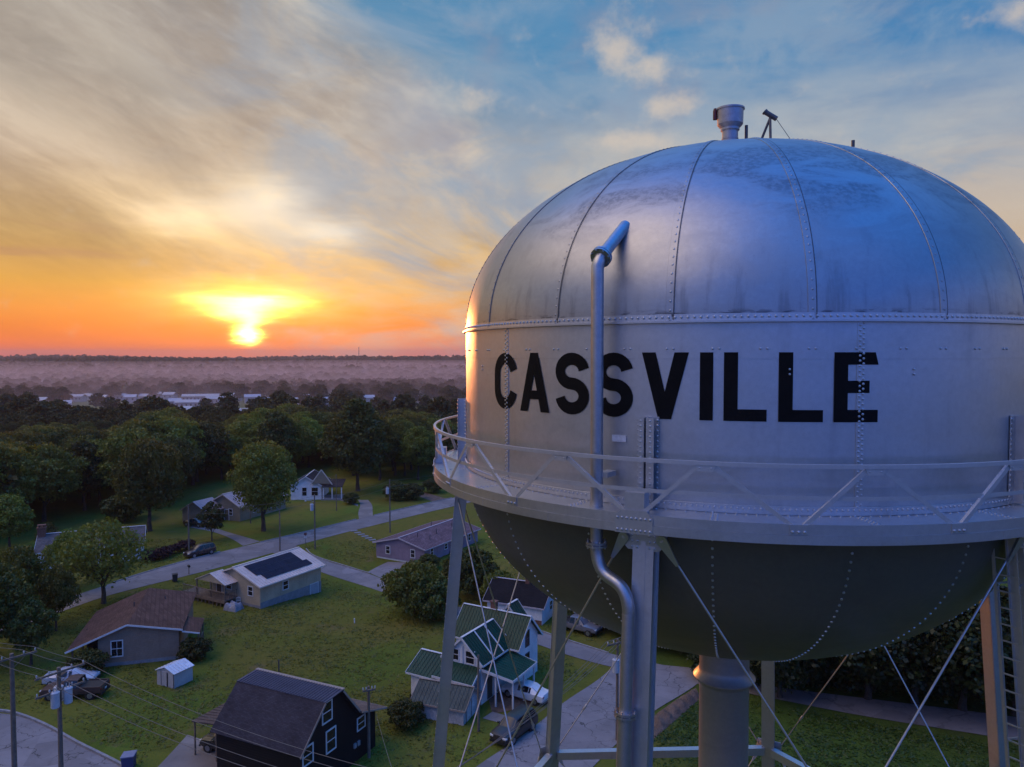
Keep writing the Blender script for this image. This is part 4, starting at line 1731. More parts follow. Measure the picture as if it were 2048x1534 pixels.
# --- low garage with a green roof
t = thing('white_garage', 'low white shed with peeling walls and a faded green metal roof', 'garage', (-4.07, 61.3, 0), R(-20.6))
PEEL = clad_mat('peeling_white_boards', (.46, .46, .47), .15, .02, True, .85, .4)
gable(t, -4.6, 0, 0, 3.2, 1.55, 2.6, PEEL, clad_mat('faded_green_sheet', (.062, .078, .068), .3, .02, True, .6, .35), .3, along='x', z0=0, rib=.35, th=.06,
      trim=mat('tan_metal', (0, 0, 0, 1)))
for y in (.95, 2.0):
    d = MB()
    d.box(.01, .05, y - .48, y + .48, .05, 1.6)
    do = d.build('door', PEEL, t)
    MB().box(.05, .07, y - .5, y - .46, .03, 1.62).build('door_edge', DARKIN, do)

# --- dark roofed house across the street, tan house, far white houses
t = thing('dark_roofed_house', 'low house with a black roof and a white gable wall behind the street', 'house', (4.1, 86, 0), R(-24))
gable(t, -7, 0, -1.6, 3.4, 2.3, 4.0, FWW, shingle_mat('black_shingle', (.018, .017, .02)), .4, along='x', z0=0, trim=MATS['mauve_trim'])
MB().box(-6.9, -.05, -1.63, 3.43, 0, .5).build('foundation', mat('red_brick', (0, 0, 0, 1)), t)
window(t, (0, 1.2, 1.5), (1, 0), .7, 1.0)
window(t, (-3.5, -1.6, 1.5), (0, -1), .8, 1.0)
MB().box(-3, -2.5, .6, 1.1, 3.4, 4.7).build('chimney', MATS['red_brick'], t)

t = thing('tan_house', 'tan house with a pinkish metal roof half hidden behind a round tree', 'house', G(480, 1043), R(-22))
TANW = clad_mat('tan_siding', (.26, .22, .16), .2)
PKR = clad_mat('pink_grey_sheet', (.42, .34, .34), .3, .02, True, .5)
gable(t, -7.5, 0, 0, 13, 2.9, 4.9, TANW, PKR, .4, z0=-.1, rib=.5, trim=MATS['cream_trim'])
gable(t, -9.8, -4.0, -4.2, -.05, 2.4, 4.0, TANW, PKR, .35, z0=-.1, rib=.5, names=('front_wing', 'front_wing_roof'))
window(t, (-2.2, 0, 1.6), (0, -1), .8, 1.1)
window(t, (0, 4, 1.6), (1, 0), .8, 1.1)
window(t, (0, 9, 1.6), (1, 0), .8, 1.1)
door(t, (-3.1, 0, 1.0), (0, -1), .9, 2, MATS['brown_door'])

t = thing('white_cottage', 'white cottage with a dark roof, tan front gable and columned porch', 'house', G(643, 999), R(4))
gable(t, -6.5, 0, 0, 9, 3.1, 5.0, FWW, shingle_mat('slate_shingle', (.05, .045, .05)), .4, z0=-.1, trim=WHITE)
k = MB()
k.poly([(-2.0, -.46, 3.5), (2.2, -.46, 3.5), (.1, -.46, 6.4)], .9)
k.build('front_gable', TANW, t)
k = MB()
k.bar((-2.2, -.5, 3.3), (.1, -.5, 6.5), .05, .2)
k.bar((2.4, -.5, 3.3), (.1, -.5, 6.5), .05, .2)
k.build('gable_trim', MATS['cream_trim'], t)
for x, w_ in ((-3.6, .9), (-1.4, 1.3)):
    window(t, (x, 0, 1.75), (0, -1), w_, 1.7)
r = MB()
slab(r, (.2, -1.0, 2.9), (4.6, -1.0, 2.9), (4.6, 4, 3.8), (.2, 4, 3.8), .15)
r.build('porch_roof', MATS['slate_shingle'], t)
posts(t, [(.6, -.8), (2.4, -.8), (4.4, -.8)], 0, 2.9, .22, WHITE, 'column')
MB().box(.1, 4.6, -1, 4, -.1, .3).build('porch_floor', CONC, t)

t = thing('white_bungalow', 'long white bungalow mostly hidden by the leafy street tree', 'house', G(284, 1119), R(24))
gable(t, -13.5, 0, 0, 7, 2.7, 4.4, FWW, shingle_mat('grey_shingle', (.12, .11, .11)), .45, along='x', z0=0, trim=WHITE)
for x in (-2.0, -5.0, -9, -12):
    window(t, (x, 0, 1.6), (0, -1), .9, 1.2)
door(t, (-6.6, 0, 1.1), (0, -1), .95, 2.05, MATS['brown_door'])
window(t, (0, 3.5, 1.6), (1, 0), .9, 1.2)
k = MB()
k.box(-13.9, -12.9, 2.8, 3.8, 3.0, 5.4)
k.box(-14.0, -12.8, 2.7, 3.9, 5.4, 5.55)
for a in (-13.7, -13.1):
    k.box(a - .1, a + .1, 3.0, 3.6, 5.55, 5.8)
k.box(-13.95, -12.85, 2.9, 3.7, 5.8, 5.9)
k.build('chimney', MATS['red_brick'], t)

# --- buildings down in the valley town
TOWN = [(366, 834, 26), (402, 800, 45), (376, 814, 26), (237, 800, 20), (314, 796, 14), (432, 806, 26), (485, 834, 22)]
FARW = mat('far_white_wall', (.40, .40, .41, 1), .7, noise=(.3, .15))
FARR = mat('far_pale_roof', (.42, .42, .44, 1), .4, noise=(.2, .1))
FARD = mat('far_dark_opening', (.03, .03, .035, 1), .3, noise=(1, .2))
for i, (px_, py_, w_, d_, h_, lab) in enumerate((
        (366, 834, 10, 9, 4.0, 'white two storey block with a row of dark windows down in the valley'),
        (376, 814, 13, 9, 3.0, 'long pale roof in the valley just above the white block'),
        (402, 800, 25, 12, 3.0, 'longest pale roof in the valley town, between two round trees'),
        (432, 806, 12, 9, 3.0, 'pale low building in the valley under the red glow of the sun'),
        (485, 834, 10, 8, 3.0, 'low pale roof poking out above the dark wood, nearest the sun'),
        (237, 800, 11, 9, 3.5, 'bright flat roof among the hazy trees in the valley, left of the long roof'),
        (314, 796, 9, 8, 3.5, 'small bright flat roof farthest off in the valley town'),
        (116, 803, 12, 8, 4.0, 'tiny pale roof among hazy trees at the far left of the valley'),
        (154, 803, 10, 8, 3.8, 'tiny pale roof in the hazy valley, second from the left'),
        (678, 822, 5, 5, 6.0, 'tiny white gable showing above the dark wood beside the tallest dark tree'))):
    p = G(px_, py_)
    t = thing('town_building', lab, 'building', p, R((-6, 12, 18, 8, -14, 4, 10, 0, 5, 8)[i]), 'pale buildings in the valley town')
    MB().box(-w_ / 2, w_ / 2, -d_ / 2, d_ / 2, -3, h_).build('wall', FARW, t)
    r = MB()
    slab(r, (-w_ / 2 - .5, -d_ / 2 - .5, h_ + .1), (w_ / 2 + .5, -d_ / 2 - .5, h_ + .1), (w_ / 2 + .5, 0, h_ + 1.6), (-w_ / 2 - .5, 0, h_ + 1.6), .2)
    slab(r, (-w_ / 2 - .5, d_ / 2 + .5, h_ + .1), (w_ / 2 + .5, d_ / 2 + .5, h_ + .1), (w_ / 2 + .5, 0, h_ + 1.6), (-w_ / 2 - .5, 0, h_ + 1.6), .2)
    r.build('roof', FARR, t)
    n_ = int(w_ / 2.5)
    for j in range(n_):
        x = -w_ / 2 + (j + .5) * w_ / n_
        MB().box(x - .5, x + .5, -d_ / 2 - .04, -d_ / 2 + .02, h_ - 2.2, h_ - .9).build('window', FARD, t)

rt = random.Random(21)
for px_, py_ in ((60, 806), (84, 812), (180, 799), (205, 806), (262, 806), (285, 800), (340, 800), (350, 812), (455, 812), (470, 802), (505, 806), (530, 812), (556, 804), (590, 812), (620, 806), (655, 812), (735, 806), (800, 812), (130, 818), (840, 806)):
    TOWN.append((px_, py_, 11))
    w_, d_, h_ = rt.uniform(6, 11), rt.uniform(6, 8), rt.uniform(3, 4.2)
    t = thing('town_house', 'small pale roofed house scattered among the hazy trees of the valley', 'house', G(px_, py_), rt.uniform(-.5, .5), 'small houses of the valley town')
    MB().box(-w_ / 2, w_ / 2, -d_ / 2, d_ / 2, -3, h_).build('wall', FARW, t)
    r = MB()
    slab(r, (-w_ / 2 - .4, -d_ / 2 - .4, h_), (w_ / 2 + .4, -d_ / 2 - .4, h_), (w_ / 2 + .4, 0, h_ + 1.8), (-w_ / 2 - .4, 0, h_ + 1.8), .2)
    slab(r, (-w_ / 2 - .4, d_ / 2 + .4, h_), (w_ / 2 + .4, d_ / 2 + .4, h_), (w_ / 2 + .4, 0, h_ + 1.8), (-w_ / 2 - .4, 0, h_ + 1.8), .2)
    r.build('roof', FARR, t)
    for x in (-w_ * .25, w_ * .25):
        MB().box(x - .5, x + .5, -d_ / 2 - .04, -d_ / 2 + .02, h_ - 2.0, h_ - .8).build('window', FARD, t)
# ------------------------------------------------------------------ vehicles
TYRE = mat('tyre_rubber', (.012, .012, .012, 1), .85, noise=(6, .3))
RIM = mat('alloy_rim', (.35, .35, .37, 1), .35, .8, noise=(8, .15))
LAMP = mat('head_lamp_glass', (.55, .55, .55, 1), .12, noise=(9, .15))
TAIL = mat('tail_lamp_red', (.22, .012, .012, 1), .2, noise=(9, .2))
CGLASS = mat('car_glass', (.010, .012, .015, 1), .06, spec=.7, noise=(2, .3))
TRIMB = mat('black_plastic', (.015, .015, .016, 1), .6, noise=(5, .2))

# stations, rear to front: x, sill z, belt z, roof z, half width low, at the belt, at the roof
SEDAN = [(-2.30, .42, .72, .80, .72, .70, .55), (-2.22, .30, .86, .98, .84, .80, .64), (-1.75, .24, .92, 1.05, .89, .86, .66), (-1.62, .24, .92, 1.07, .89, .87, .66),
         (-.95, .22, .92, 1.40, .90, .88, .58), (-.75, .22, .92, 1.44, .90, .88, .57), (0, .22, .90, 1.47, .90, .88, .57), (.10, .22, .90, 1.47, .90, .88, .57),
         (.40, .22, .90, 1.43, .90, .88, .57), (1.15, .22, .88, 1.00, .90, .87, .68), (1.9, .26, .80, .90, .87, .83, .66), (2.22, .30, .68, .76, .80, .76, .6), (2.32, .40, .58, .62, .68, .66, .5)]
SUV = [(-2.28, .50, .90, 1.10, .74, .74, .60), (-2.22, .36, 1.00, 1.30, .88, .86, .66), (-1.95, .32, 1.04, 1.66, .91, .89, .62), (-1.25, .30, 1.04, 1.70, .92, .90, .63),
       (-1.15, .30, 1.04, 1.70, .92, .90, .63), (-.25, .30, 1.02, 1.71, .92, .90, .63), (-.15, .30, 1.02, 1.71, .92, .90, .63), (.45, .30, 1.0, 1.64, .92, .90, .62),
       (1.15, .30, .98, 1.12, .92, .89, .72), (1.95, .32, .92, 1.02, .89, .86, .70), (2.25, .36, .78, .88, .82, .80, .62), (2.34, .44, .66, .70, .70, .70, .5)]
TRUCK = [(-2.70, .55, .98, 1.0, .84, .88, .86), (-2.66, .48, 1.02, 1.05, .90, .94, .92), (-.75, .44, 1.04, 1.07, .94, .94, .92), (-.72, .42, 1.06, 1.20, .95, .94, .72),
         (-.62, .40, 1.06, 1.76, .95, .94, .68), (.05, .40, 1.06, 1.80, .95, .94, .68), (.15, .40, 1.06, 1.80, .95, .94, .68), (.55, .40, 1.05, 1.72, .95, .94, .67),
         (1.15, .40, 1.04, 1.14, .95, .93, .78), (2.35, .44, .98, 1.06, .92, .90, .76), (2.62, .46, .84, .92, .88, .86, .7), (2.70, .52, .74, .78, .80, .80, .6)]


def vehicle(name, label, cat, loc, rz, st, paint, panes, shields, wheels, wr=.33, bed=None, group=None, lamps=True):
    t = thing(name, label, cat, loc, rz, group)

    def ring(s):
        x, zb, zl, zr, wl, wb, w_ = s
        h = [(wl * .86, zb), (wl, zb + .13), (wl * .5 + wb * .52, (zb + zl) / 2 + .06), (wb, zl), (w_, zr - .05), (w_ * .8, zr), (0, zr + .025)]
        full = h + [(-y, z) for y, z in h[-2::-1]]
        return [Vector((x, y, z)) for y, z in full]
    rings = [ring(s) for s in st]
    n = len(rings[0])
    b = MB()
    fs = []
    for i in range(len(rings) - 1):
        for k in range(n - 1):
            fs.append((i * n + k, (i + 1) * n + k, (i + 1) * n + k + 1, i * n + k + 1))
        fs.append((i * n + n - 1, (i + 1) * n + n - 1, (i + 1) * n, i * n))
    fs.append(tuple(range(n)))
    e = (len(rings) - 1) * n
    fs.append(tuple(e + k for k in range(n))[::-1])
    b.add([p for r in rings for p in r], fs, True)
    bo = b.build('body', paint, t, sharp=28)
    bo.data.update()
    # make sure faces look outward
    bm = bmesh.new()
    bm.from_mesh(bo.data)
    bmesh.ops.recalc_face_normals(bm, faces=bm.faces)
    bm.to_mesh(bo.data)
    bm.free()
    g = MB()

    def pane(q, inset=.12, off=.012):
        c = sum(q, Vector()) / 4
        nn = (q[1] - q[0]).cross(q[2] - q[1]).normalized()
        out = c - Vector((c.x * .9, 0, .7))
        if nn.dot(out) < 0:
            nn = -nn
            q = q[::-1]
        g.add([c + (p - c) * (1 - inset) + nn * off for p in q], [(0, 1, 2, 3)])
    for a, z in panes:
        for k in (3, n - 5):
            pane([rings[a][k], rings[z][k], rings[z][k + 1], rings[a][k + 1]], .13)
    for a, z in shields:
        pane([rings[a][4], rings[z][4], rings[z][n - 5], rings[a][n - 5]], .10, .035)
    g.build('windows', CGLASS, t)
    for x in wheels:
        for s in (-1, 1):
            w = MB()
            yo = s * (max(q[4] for q in st) - .02)
            w.tube([(x, yo - s * .20, wr), (x, yo - s * .19, wr), (x, yo - s * .02, wr), (x, yo + s * .02, wr)], [wr * .9, wr, wr, wr * .92], 20)
            wo = w.build('wheel', TYRE, t)
            r = MB()
            r.tube([(x, yo + s * .005, wr), (x, yo + s * .03, wr)], wr * .62, 14)
            for q in range(5):
                a = q * 2 * math.pi / 5
                r.bar((x, yo + s * .035, wr), (x + math.cos(a) * wr * .6, yo + s * .035, wr + math.sin(a) * wr * .6), .06, .02, up=(0, 1, 0))
            r.build('rim', RIM, wo)
            a_ = MB()
            a_.tube([(x, yo - s * .24, wr + .01), (x, yo + s * .004, wr + .01)], wr * 1.16, 20)
            a_.build('wheel_arch', TRIMB, t)
    f0, r0 = st[-2], st[1]
    for s in (-1, 1):
        l = MB()
        l.obox((f0[0] - .02, s * f0[5] * .80, f0[2] - .02), (.09, -s * .03, 0), (0, s * .17, 0), (0, 0, .075))
        l.build('headlight', LAMP, t, bevel=.02)
        l = MB()
        l.obox((r0[0] - .005, s * r0[5] * .82, r0[2] - .08), (.05, 0, 0), (0, .13, 0), (0, 0, .085))
        l.build('tail_light', TAIL, t, bevel=.02)
        m_ = MB()
        xs_ = [q[0] for q in st if q[3] - q[2] > .4][-1] + .35
        m_.obox((xs_, s * (st[6][5] + .12), st[6][2] + .08), (.06, 0, 0), (0, .10, 0), (0, 0, .07))
        m_.build('mirror', paint, t, bevel=.02)
    k = MB()
    k.obox((f0[0] + .085, 0, f0[1] + .14), (.03, 0, 0), (0, f0[4] * .72, 0), (0, 0, .09))
    k.build('grille', TRIMB, t)
    k = MB()
    k.obox((r0[0] - .075, 0, r0[1] + .28), (.012, 0, 0), (0, .16, 0), (0, 0, .07))
    k.build('number_plate', WHITE, t)
    k = MB()
    for x_ in (f0[0] + .06, r0[0] - .06):
        k.obox((x_, 0, f0[1] + .02), (.05, 0, 0), (0, f0[4] * .95, 0), (0, 0, .07))
    k.build('bumper', TRIMB, t)
    if bed:
        x0, x1 = bed
        k = MB()
        k.box(x0, x1, -.72, .72, 1.085, 1.10)
        k.build('cargo_bed', TRIMB, t)
        k = MB()
        for y0, y1 in ((-.92, -.82), (.82, .92)):
            k.box(x0, x1, y0, y1, 1.04, 1.17)
        k.box(x0 - .05, x0 + .03, -.92, .92, 1.0, 1.17)
        k.build('bed_rail', paint, t)
    return t


def heading(dx, dy):
    return math.atan2(dy, dx)


def paint(name, c, r=.28, coat=.6):
    return mat(name, c, r, .0, .5, noise=(1.3, .12), coat=coat)


SP, SS = [(4, 5), (5, 6), (7, 8)], [(3, 4), (8, 9)]
vehicle('parked_suv', 'dark plum crossover parked at the kerb of the street by the hedge', 'car', G(400, 1111) + Vector((0, 0, .04)), heading(-.60, -.80), SUV, paint('plum_black_paint', (.020, .014, .018, 1)),
        [(2, 3), (4, 5), (6, 7)], [(1, 2), (7, 8)], (-1.4, 1.42), .36)
vehicle('parked_car', 'dark car standing in the driveway beside the tan house', 'car', G(392, 1052) + Vector((0, 0, .04)), heading(.9, -.35), SEDAN, paint('dark_green_paint', (.018, .020, .018, 1)), SP, SS, (-1.45, 1.4))
vehicle('parked_car', 'silver car parked at the back end of the brown house', 'car', G(143, 1366), heading(1, .10), SEDAN, paint('silver_paint', (.42, .44, .50, 1), .3), SP, SS, (-1.45, 1.4))
vehicle('pickup_truck', 'old dark red pickup truck with a loaded bed beside the silver car', 'pickup truck', G(150, 1392), heading(-1, -.06), TRUCK, paint('dull_maroon_paint', (.055, .03, .026, 1), .6, .1),
        [(4, 5), (6, 7)], [(3, 4), (7, 8)], (-1.75, 1.75), .38, bed=(-2.6, -.85))
vehicle('parked_car', 'white car parked nose first under the porch of the green roofed house', 'car', G(1052, 1396) + Vector((0, 0, .03)), heading(-.83, .55), SEDAN, paint('white_paint', (.62, .63, .65, 1), .25), SP, SS, (-1.45, 1.4))
vehicle('parked_suv', 'black pickup sized truck with a covered back on the verge of the cracked road', 'car', G(1036, 1474) + Vector((-.3, .3, .03)), heading(-.57, -.82), SUV, paint('worn_black_paint', (.022, .019, .017, 1), .4, .3),
        [(2, 3), (4, 5), (6, 7)], [(1, 2), (7, 8)], (-1.4, 1.42), .38)
vehicle('pickup_truck', 'grey pickup truck parked across the street behind the farmhouse', 'pickup truck', G(1156, 1262), heading(.80, -.55), TRUCK, paint('grey_paint', (.14, .14, .16, 1), .35),
        [(4, 5), (6, 7)], [(3, 4), (7, 8)], (-1.75, 1.75), .38, bed=(-2.6, -.85))
_c = Matrix.Rotation(R(-25.1), 4, 'Z') @ Vector((-9.9, -.7, 0)) + Vector((-12.85, 53.8, .03))
vehicle('parked_car', 'black car in the shade of the carport on the black house', 'car', _c, R(-25.1) + math.pi + .1, SUV, paint('black_paint', (.010, .010, .011, 1), .3), [(2, 3), (4, 5), (6, 7)], [(1, 2), (7, 8)], (-1.4, 1.42), .36)

# ------------------------------------------------------------------ utility poles and wires
POLE = mat('weathered_pole', (.15, .12, .095, 1), .9, noise=(2.2, .35), bump=(14, .6, .01))
PORC = mat('porcelain', (.42, .40, .38, 1), .25, noise=(6, .15))
TRANSF = mat('transformer_grey', (.42, .45, .50, 1), .45, noise=(4, .15))
WIRE = mat('wire_grey', (.17, .16, .14, 1), .95, 0.0, .1, noise=(3, .2))


def pole(label, base, h, arm=None, dirx=(1, 0), cans=0, r=.15, light=False, low_arm=False):
    t = thing('utility_pole', label, 'utility pole', base, math.atan2(dirx[1], dirx[0]), 'wooden utility poles')
    MB().tube([(0, 0, -.2), (0, 0, h * .5), (0, 0, h)], [r, r * .88, r * .72], 12).build('pole', POLE, t)
    if arm:
        zs = [h - .25] + ([h - 1.5] if low_arm else [])
        for z in zs:
            a = MB()
            a.box(-arm, arm, -r - .11, -r, z - .06, z + .06)
            for s in (-1, 1):
                a.bar((s * arm * .55, -r - .055, z - .03), (0, -r - .02, z - .75), .03, .03)
            ao = a.build('crossarm', POLE, t)
            for x in (-arm * .93, -arm * .45, arm * .45, arm * .93):
                i = MB()
                i.lathe([(.0, z + .30), (.03, z + .29), (.065, z + .22), (.03, z + .20), (.065, z + .15), (.03, z + .13), (.02, z + .06)], 8, (x, -r - .055, 0))
                i.build('insulator', PORC, ao)
    for k in range(cans):
        a = (-2.5, -.6, 1.2)[k]
        c = (math.cos(a) * (r + .34), math.sin(a) * (r + .34), 0)
        m_ = MB()
        m_.lathe([(.0, h - 1.42), (.2, h - 1.44), (.29, h - 1.5), (.29, h - 1.56), (.27, h - 1.57), (.27, h - 2.5), (.22, h - 2.55), (0, h - 2.55)], 18, c)
        m_.bar((c[0] * .4, c[1] * .4, h - 1.8), (c[0] * .7, c[1] * .7, h - 1.8), .1, .1)
        mo = m_.build('transformer', TRANSF, t)
        b = MB()
        for s in (-.1, .1):
            b.tube([(c[0] + s, c[1], h - 1.44), (c[0] + s, c[1], h - 1.15)], [.045, .025], 8)
        b.build('bushing', PORC, mo)
    if light:
        a = MB()
        a.tube([(0, 0, h - 1.2), (-.7, -.2, h - .9), (-1.3, -.35, h - .9)], .03, 6)
        a.lathe([(.0, h - .82), (.12, h - .86), (.16, h - .98), (.02, h - 1.05)], 12, (-1.35, -.36, 0))
        a.build('lamp_arm', TRANSF, t)
    return t


wd = (.88, -.47)
pA, pB, pJ, pR = Vector((-35.3, 51.8, 0)), Vector((-30.7, 49.7, 0)), Vector((-5.0, 36.0, 0)), G(1234, 1481)
pole('tall bare pole with a crossarm at the left edge beside the corner road', pA, 10, 1.5, (.62, .78), r=.19)
pole('pole carrying three grey transformers beside the corner road', pB, 9.9, 1.6, (.55, .83), 3, .17, low_arm=True)
pole('dark pole with a transformer in front of the side street, seen beside the overflow pipe', pR, 8.3, 1.2, (.85, .5), 1, .13)
pole('short brown pole standing at the right end of the black house', G(738, 1515), 5.6, .5, (.9, .4), r=.13)
pole('dark pole in front of the green porch of the farmhouse', G(957, 1463), 6.4, None, r=.11)
pole('pole behind the dark plum car beside the hedge', G(378, 1112), 8.0, None, r=.14)
pole('thin pole at the far kerb directly above the solar panels', G(560, 1102), 6.6, None, r=.12)
pole('pole with a white transformer box at the street corner', G(630, 1098), 8.8, None, (1, 0), 1, .13, light=True)
pole('thin pole on the lawn in front of the white cottage', G(673, 1022), 7.4, None, r=.1)
pole('tallest pole on the bank behind the mauve house with one transformer', G(780, 1065), 9.4, None, (1, 0), 1, .13)
pole('thin pole on the grass between the tan house and the round tree', G(501, 1047), 6.5, None, r=.09)


def wire(label, a, b, sag, r=.016, n=24):
    a, b = Vector(a), Vector(b)
    pts = []
    for i in range(n + 1):
        t = i / n
        p = a.lerp(b, t)
        p.z -= sag * 4 * t * (1 - t)
        pts.append(p)
    o = MB().tube(pts, r, 5, caps=False).build('power_line', WIRE)
    tag(o, label, 'power line', 'power lines strung between the poles')


arm = Vector((.55, .83, 0))
LW = 'grey wire crossing the lower left of the picture in front of the black house'
for k, s in enumerate((-1.5, -.7, .7, 1.5)):
    wire(LW, pB + arm * s + Vector((0, 0, 9.9)), pJ + Vector((.5, .86, 0)) * s * .9 + Vector((0, 0, 9.3)), .8)
    wire('short grey wire between the two poles at the lower left corner', pA + Vector((.62, .78, 0)) * s * .95 + Vector((0, 0, 10.05)), pB + arm * s + Vector((0, 0, 9.9)), .1, n=8)
    wire('grey wire leaving the picture to the left from the bare corner pole', pA + Vector((.62, .78, 0)) * s * .95 + Vector((0, 0, 10.05)), pA + Vector((-22, 8, 0)) + Vector((.62, .78, 0)) * s + Vector((0, 0, 10.3)), .5, n=10)
for k, s in enumerate((-1.1, -.5, .5, 1.1)):
    wire('grey wire rising behind the tower legs to the dark pole on the side street', pJ + Vector((.5, .86, 0)) * s + Vector((0, 0, 9.2)), pR + Vector((.85, .5, 0)) * s + Vector((0, 0, 8.3)), .7)
    wire('grey wire continuing from the dark pole past the right of the tower', pR + Vector((.85, .5, 0)) * s + Vector((0, 0, 8.3)), pR + Vector((24, 22, 8.6)) + Vector((.85, .5, 0)) * s, .6)
wire('service wire from the corner of the black house down to the lower edge', Matrix.Rotation(R(-25.1), 4, 'Z') @ Vector((.1, 4.6, 2.9)) + Vector((-12.85, 53.8, 0)), pJ + Vector((0, 0, 8)), .4)
p1, p2, p3, p4 = G(560, 1102), G(630, 1098), G(780, 1065), G(378, 1112)
for h_, lab in ((.15, 'upper'), (1.2, 'lower')):
    wire(lab + ' street wire between the corner pole and the tallest pole behind the mauve house', p2 + Vector((0, 0, 8.7 - h_)), p3 + Vector((0, 0, 9.3 - h_)), .6, .014)
    wire(lab + ' street wire running from the tallest pole behind the balcony', p3 + Vector((0, 0, 9.3 - h_)), p3 + Vector((26, 34, 9.5 - h_)), .7, .014)
    wire(lab + ' street wire between the corner pole and the pole by the hedge', p2 + Vector((0, 0, 8.7 - h_)), p4 + Vector((0, 0, 7.9 - h_)), .7, .014)
wire('wire from the thin lawn pole to the white cottage', G(673, 1022) + Vector((0, 0, 7.3)), G(640, 999) + Vector((0, .3, 4.6)), .25, .012)
wire('wire from the corner pole to the thin lawn pole', p2 + Vector((0, 0, 8.4)), G(673, 1022) + Vector((0, 0, 7.3)), .3, .012)

# ------------------------------------------------------------------ small things
t = thing('trash_bin', 'dark wheeled bin standing on the grass beside the street', 'bin', G(350, 1163), .5)
m_ = MB()
m_.add([(-.28, -.32, .08), (.28, -.32, .08), (.28, .32, .08), (-.28, .32, .08), (-.34, -.38, 1.0), (.34, -.38, 1.0), (.34, .38, 1.0), (-.34, .38, 1.0)],
       [(3, 2, 1, 0), (4, 5, 6, 7), (0, 1, 5, 4), (1, 2, 6, 5), (2, 3, 7, 6), (3, 0, 4, 7)])
m_.build('body', mat('dark_bin', (.03, .03, .035, 1), .5, noise=(4, .2)), t)
MB().obox((0, 0, 1.05), (.37, 0, .02), (0, .42, 0), (-.01, 0, .035)).build('lid', MATS['dark_bin'], t)
for s in (-.3, .3):
    MB().tube([(s - .03, .36, .1), (s + .03, .36, .1)], .1, 12).build('wheel', TYRE, t)
t = thing('trash_bin', 'blue wheeled bin with a pale lid at the kerb of the corner road', 'bin', G(258, 1536), .2)
m_ = MB()
m_.add([(-.38, -.36, .08), (.38, -.36, .08), (.38, .36, .08), (-.38, .36, .08), (-.44, -.44, 1.0), (.44, -.44, 1.0), (.44, .44, 1.0), (-.44, .44, 1.0)],
       [(3, 2, 1, 0), (4, 5, 6, 7), (0, 1, 5, 4), (1, 2, 6, 5), (2, 3, 7, 6), (3, 0, 4, 7)])
m_.build('body', mat('blue_bin', (.03, .045, .14, 1), .5, noise=(4, .2)), t)
MB().obox((0, 0, 1.05), (.47, 0, .02), (0, .48, 0), (-.01, 0, .035)).build('lid', mat('blue_bin_lid', (.16, .19, .30, 1), .45, noise=(4, .15)), t)
for s in (-.35, .35):
    MB().tube([(s - .03, .42, .1), (s + .03, .42, .1)], .1, 12).build('wheel', TYRE, t)
t = thing('mailbox', 'dark mailbox on a post at the near edge of the street', 'mailbox', G(378, 1149), .6)
MB().box(-.05, .05, -.05, .05, 0, 1.05).build('post', WOOD, t)
MB().tube([(0, -.26, 1.2), (0, .26, 1.2)], .17, 14).build('box', TRIMB, t)
t = thing('street_sign', 'small red and white sign post standing at the street corner', 'sign', G(611, 1089), .2)
MB().box(-.03, .03, -.03, .03, 0, 2.0).build('post', DARKM, t)
MB().obox((0, -.04, 1.75), (.22, 0, 0), (0, .012, 0), (0, 0, .2)).build('sign_board', mat('dull_red_sign', (.16, .05, .045, 1), .5, noise=(6, .2)), t)
MB().obox((0, -.04, 1.2), (.16, 0, 0), (0, .012, 0), (0, 0, .14)).build('lower_board', WHITE, t)
tag(MB().tube([G(709, 1246), G(709, 1246) + Vector((0, 0, .55))], .07, 8).build('white_stake', WHITE), 'short white stake standing alone in the middle of the lawn', 'stake')
for k in range(7):
    f = k / 6
    p = G(708 + 44 * f, 1062 + 22 * f)
    o = MB().obox(p + Vector((0, 0, .05)), (.55, .25, 0), (-.14, .3, 0), (0, 0, .05)).build('stepping_stone', CONC, bevel=.03)
    tag(o, 'flat pale slab in the row of stepping stones from the street to the mauve house', 'stepping stone', 'stepping stones to the mauve house')
# sheeted pile and chair by the deck
t = thing('sheeted_pile', 'grey sheeted pile of odds and ends beside the timber deck', 'pile', G(466, 1219), R(-20))
m_ = MB()
N_ = 15
vs = []
for j in range(N_):
    for i in range(N_):
        u, v = i / (N_ - 1) * 2 - 1, j / (N_ - 1) * 2 - 1
        e = max(abs(u), abs(v))
        h = (1 - e ** 5) * (.75 + .22 * math.sin(u * 4 + 1) * math.cos(v * 5) + .1 * rng.random())
        vs.append((u * 1.0 + .05 * rng.random(), v * .75 + .05 * rng.random(), h))
m_.add(vs, [(j * N_ + i, j * N_ + i + 1, (j + 1) * N_ + i + 1, (j + 1) * N_ + i) for j in range(N_ - 1) for i in range(N_ - 1)], False)
m_.build('sheet', mat('grey_tarpaulin', (.24, .24, .27, 1), .55, noise=(3, .35)), t)
t = thing('plastic_chair', 'white plastic chair standing behind the sheeted pile by the deck', 'chair', G(477, 1208), R(200))
k = MB()
k.box(-.25, .25, -.25, .25, .42, .46)
k.build('seat', WHITE, t)
k = MB()
k.tube([(-.25, .25, .44), (-.25, .3, .8), (-.15, .33, .95), (0, .34, 1.0), (.15, .33, .95), (.25, .3, .8), (.25, .25, .44)], .04, 8)
for x in (-.12, 0, .12):
    k.tube([(x, .25, .44), (x, .33, .95)], .025, 6)
k.build('backrest', WHITE, t)
for x in (-.22, .22):
    for y in (-.22, .22):
        MB().box(x - .025, x + .025, y - .025, y + .025, 0, .42).build('leg', WHITE, t)
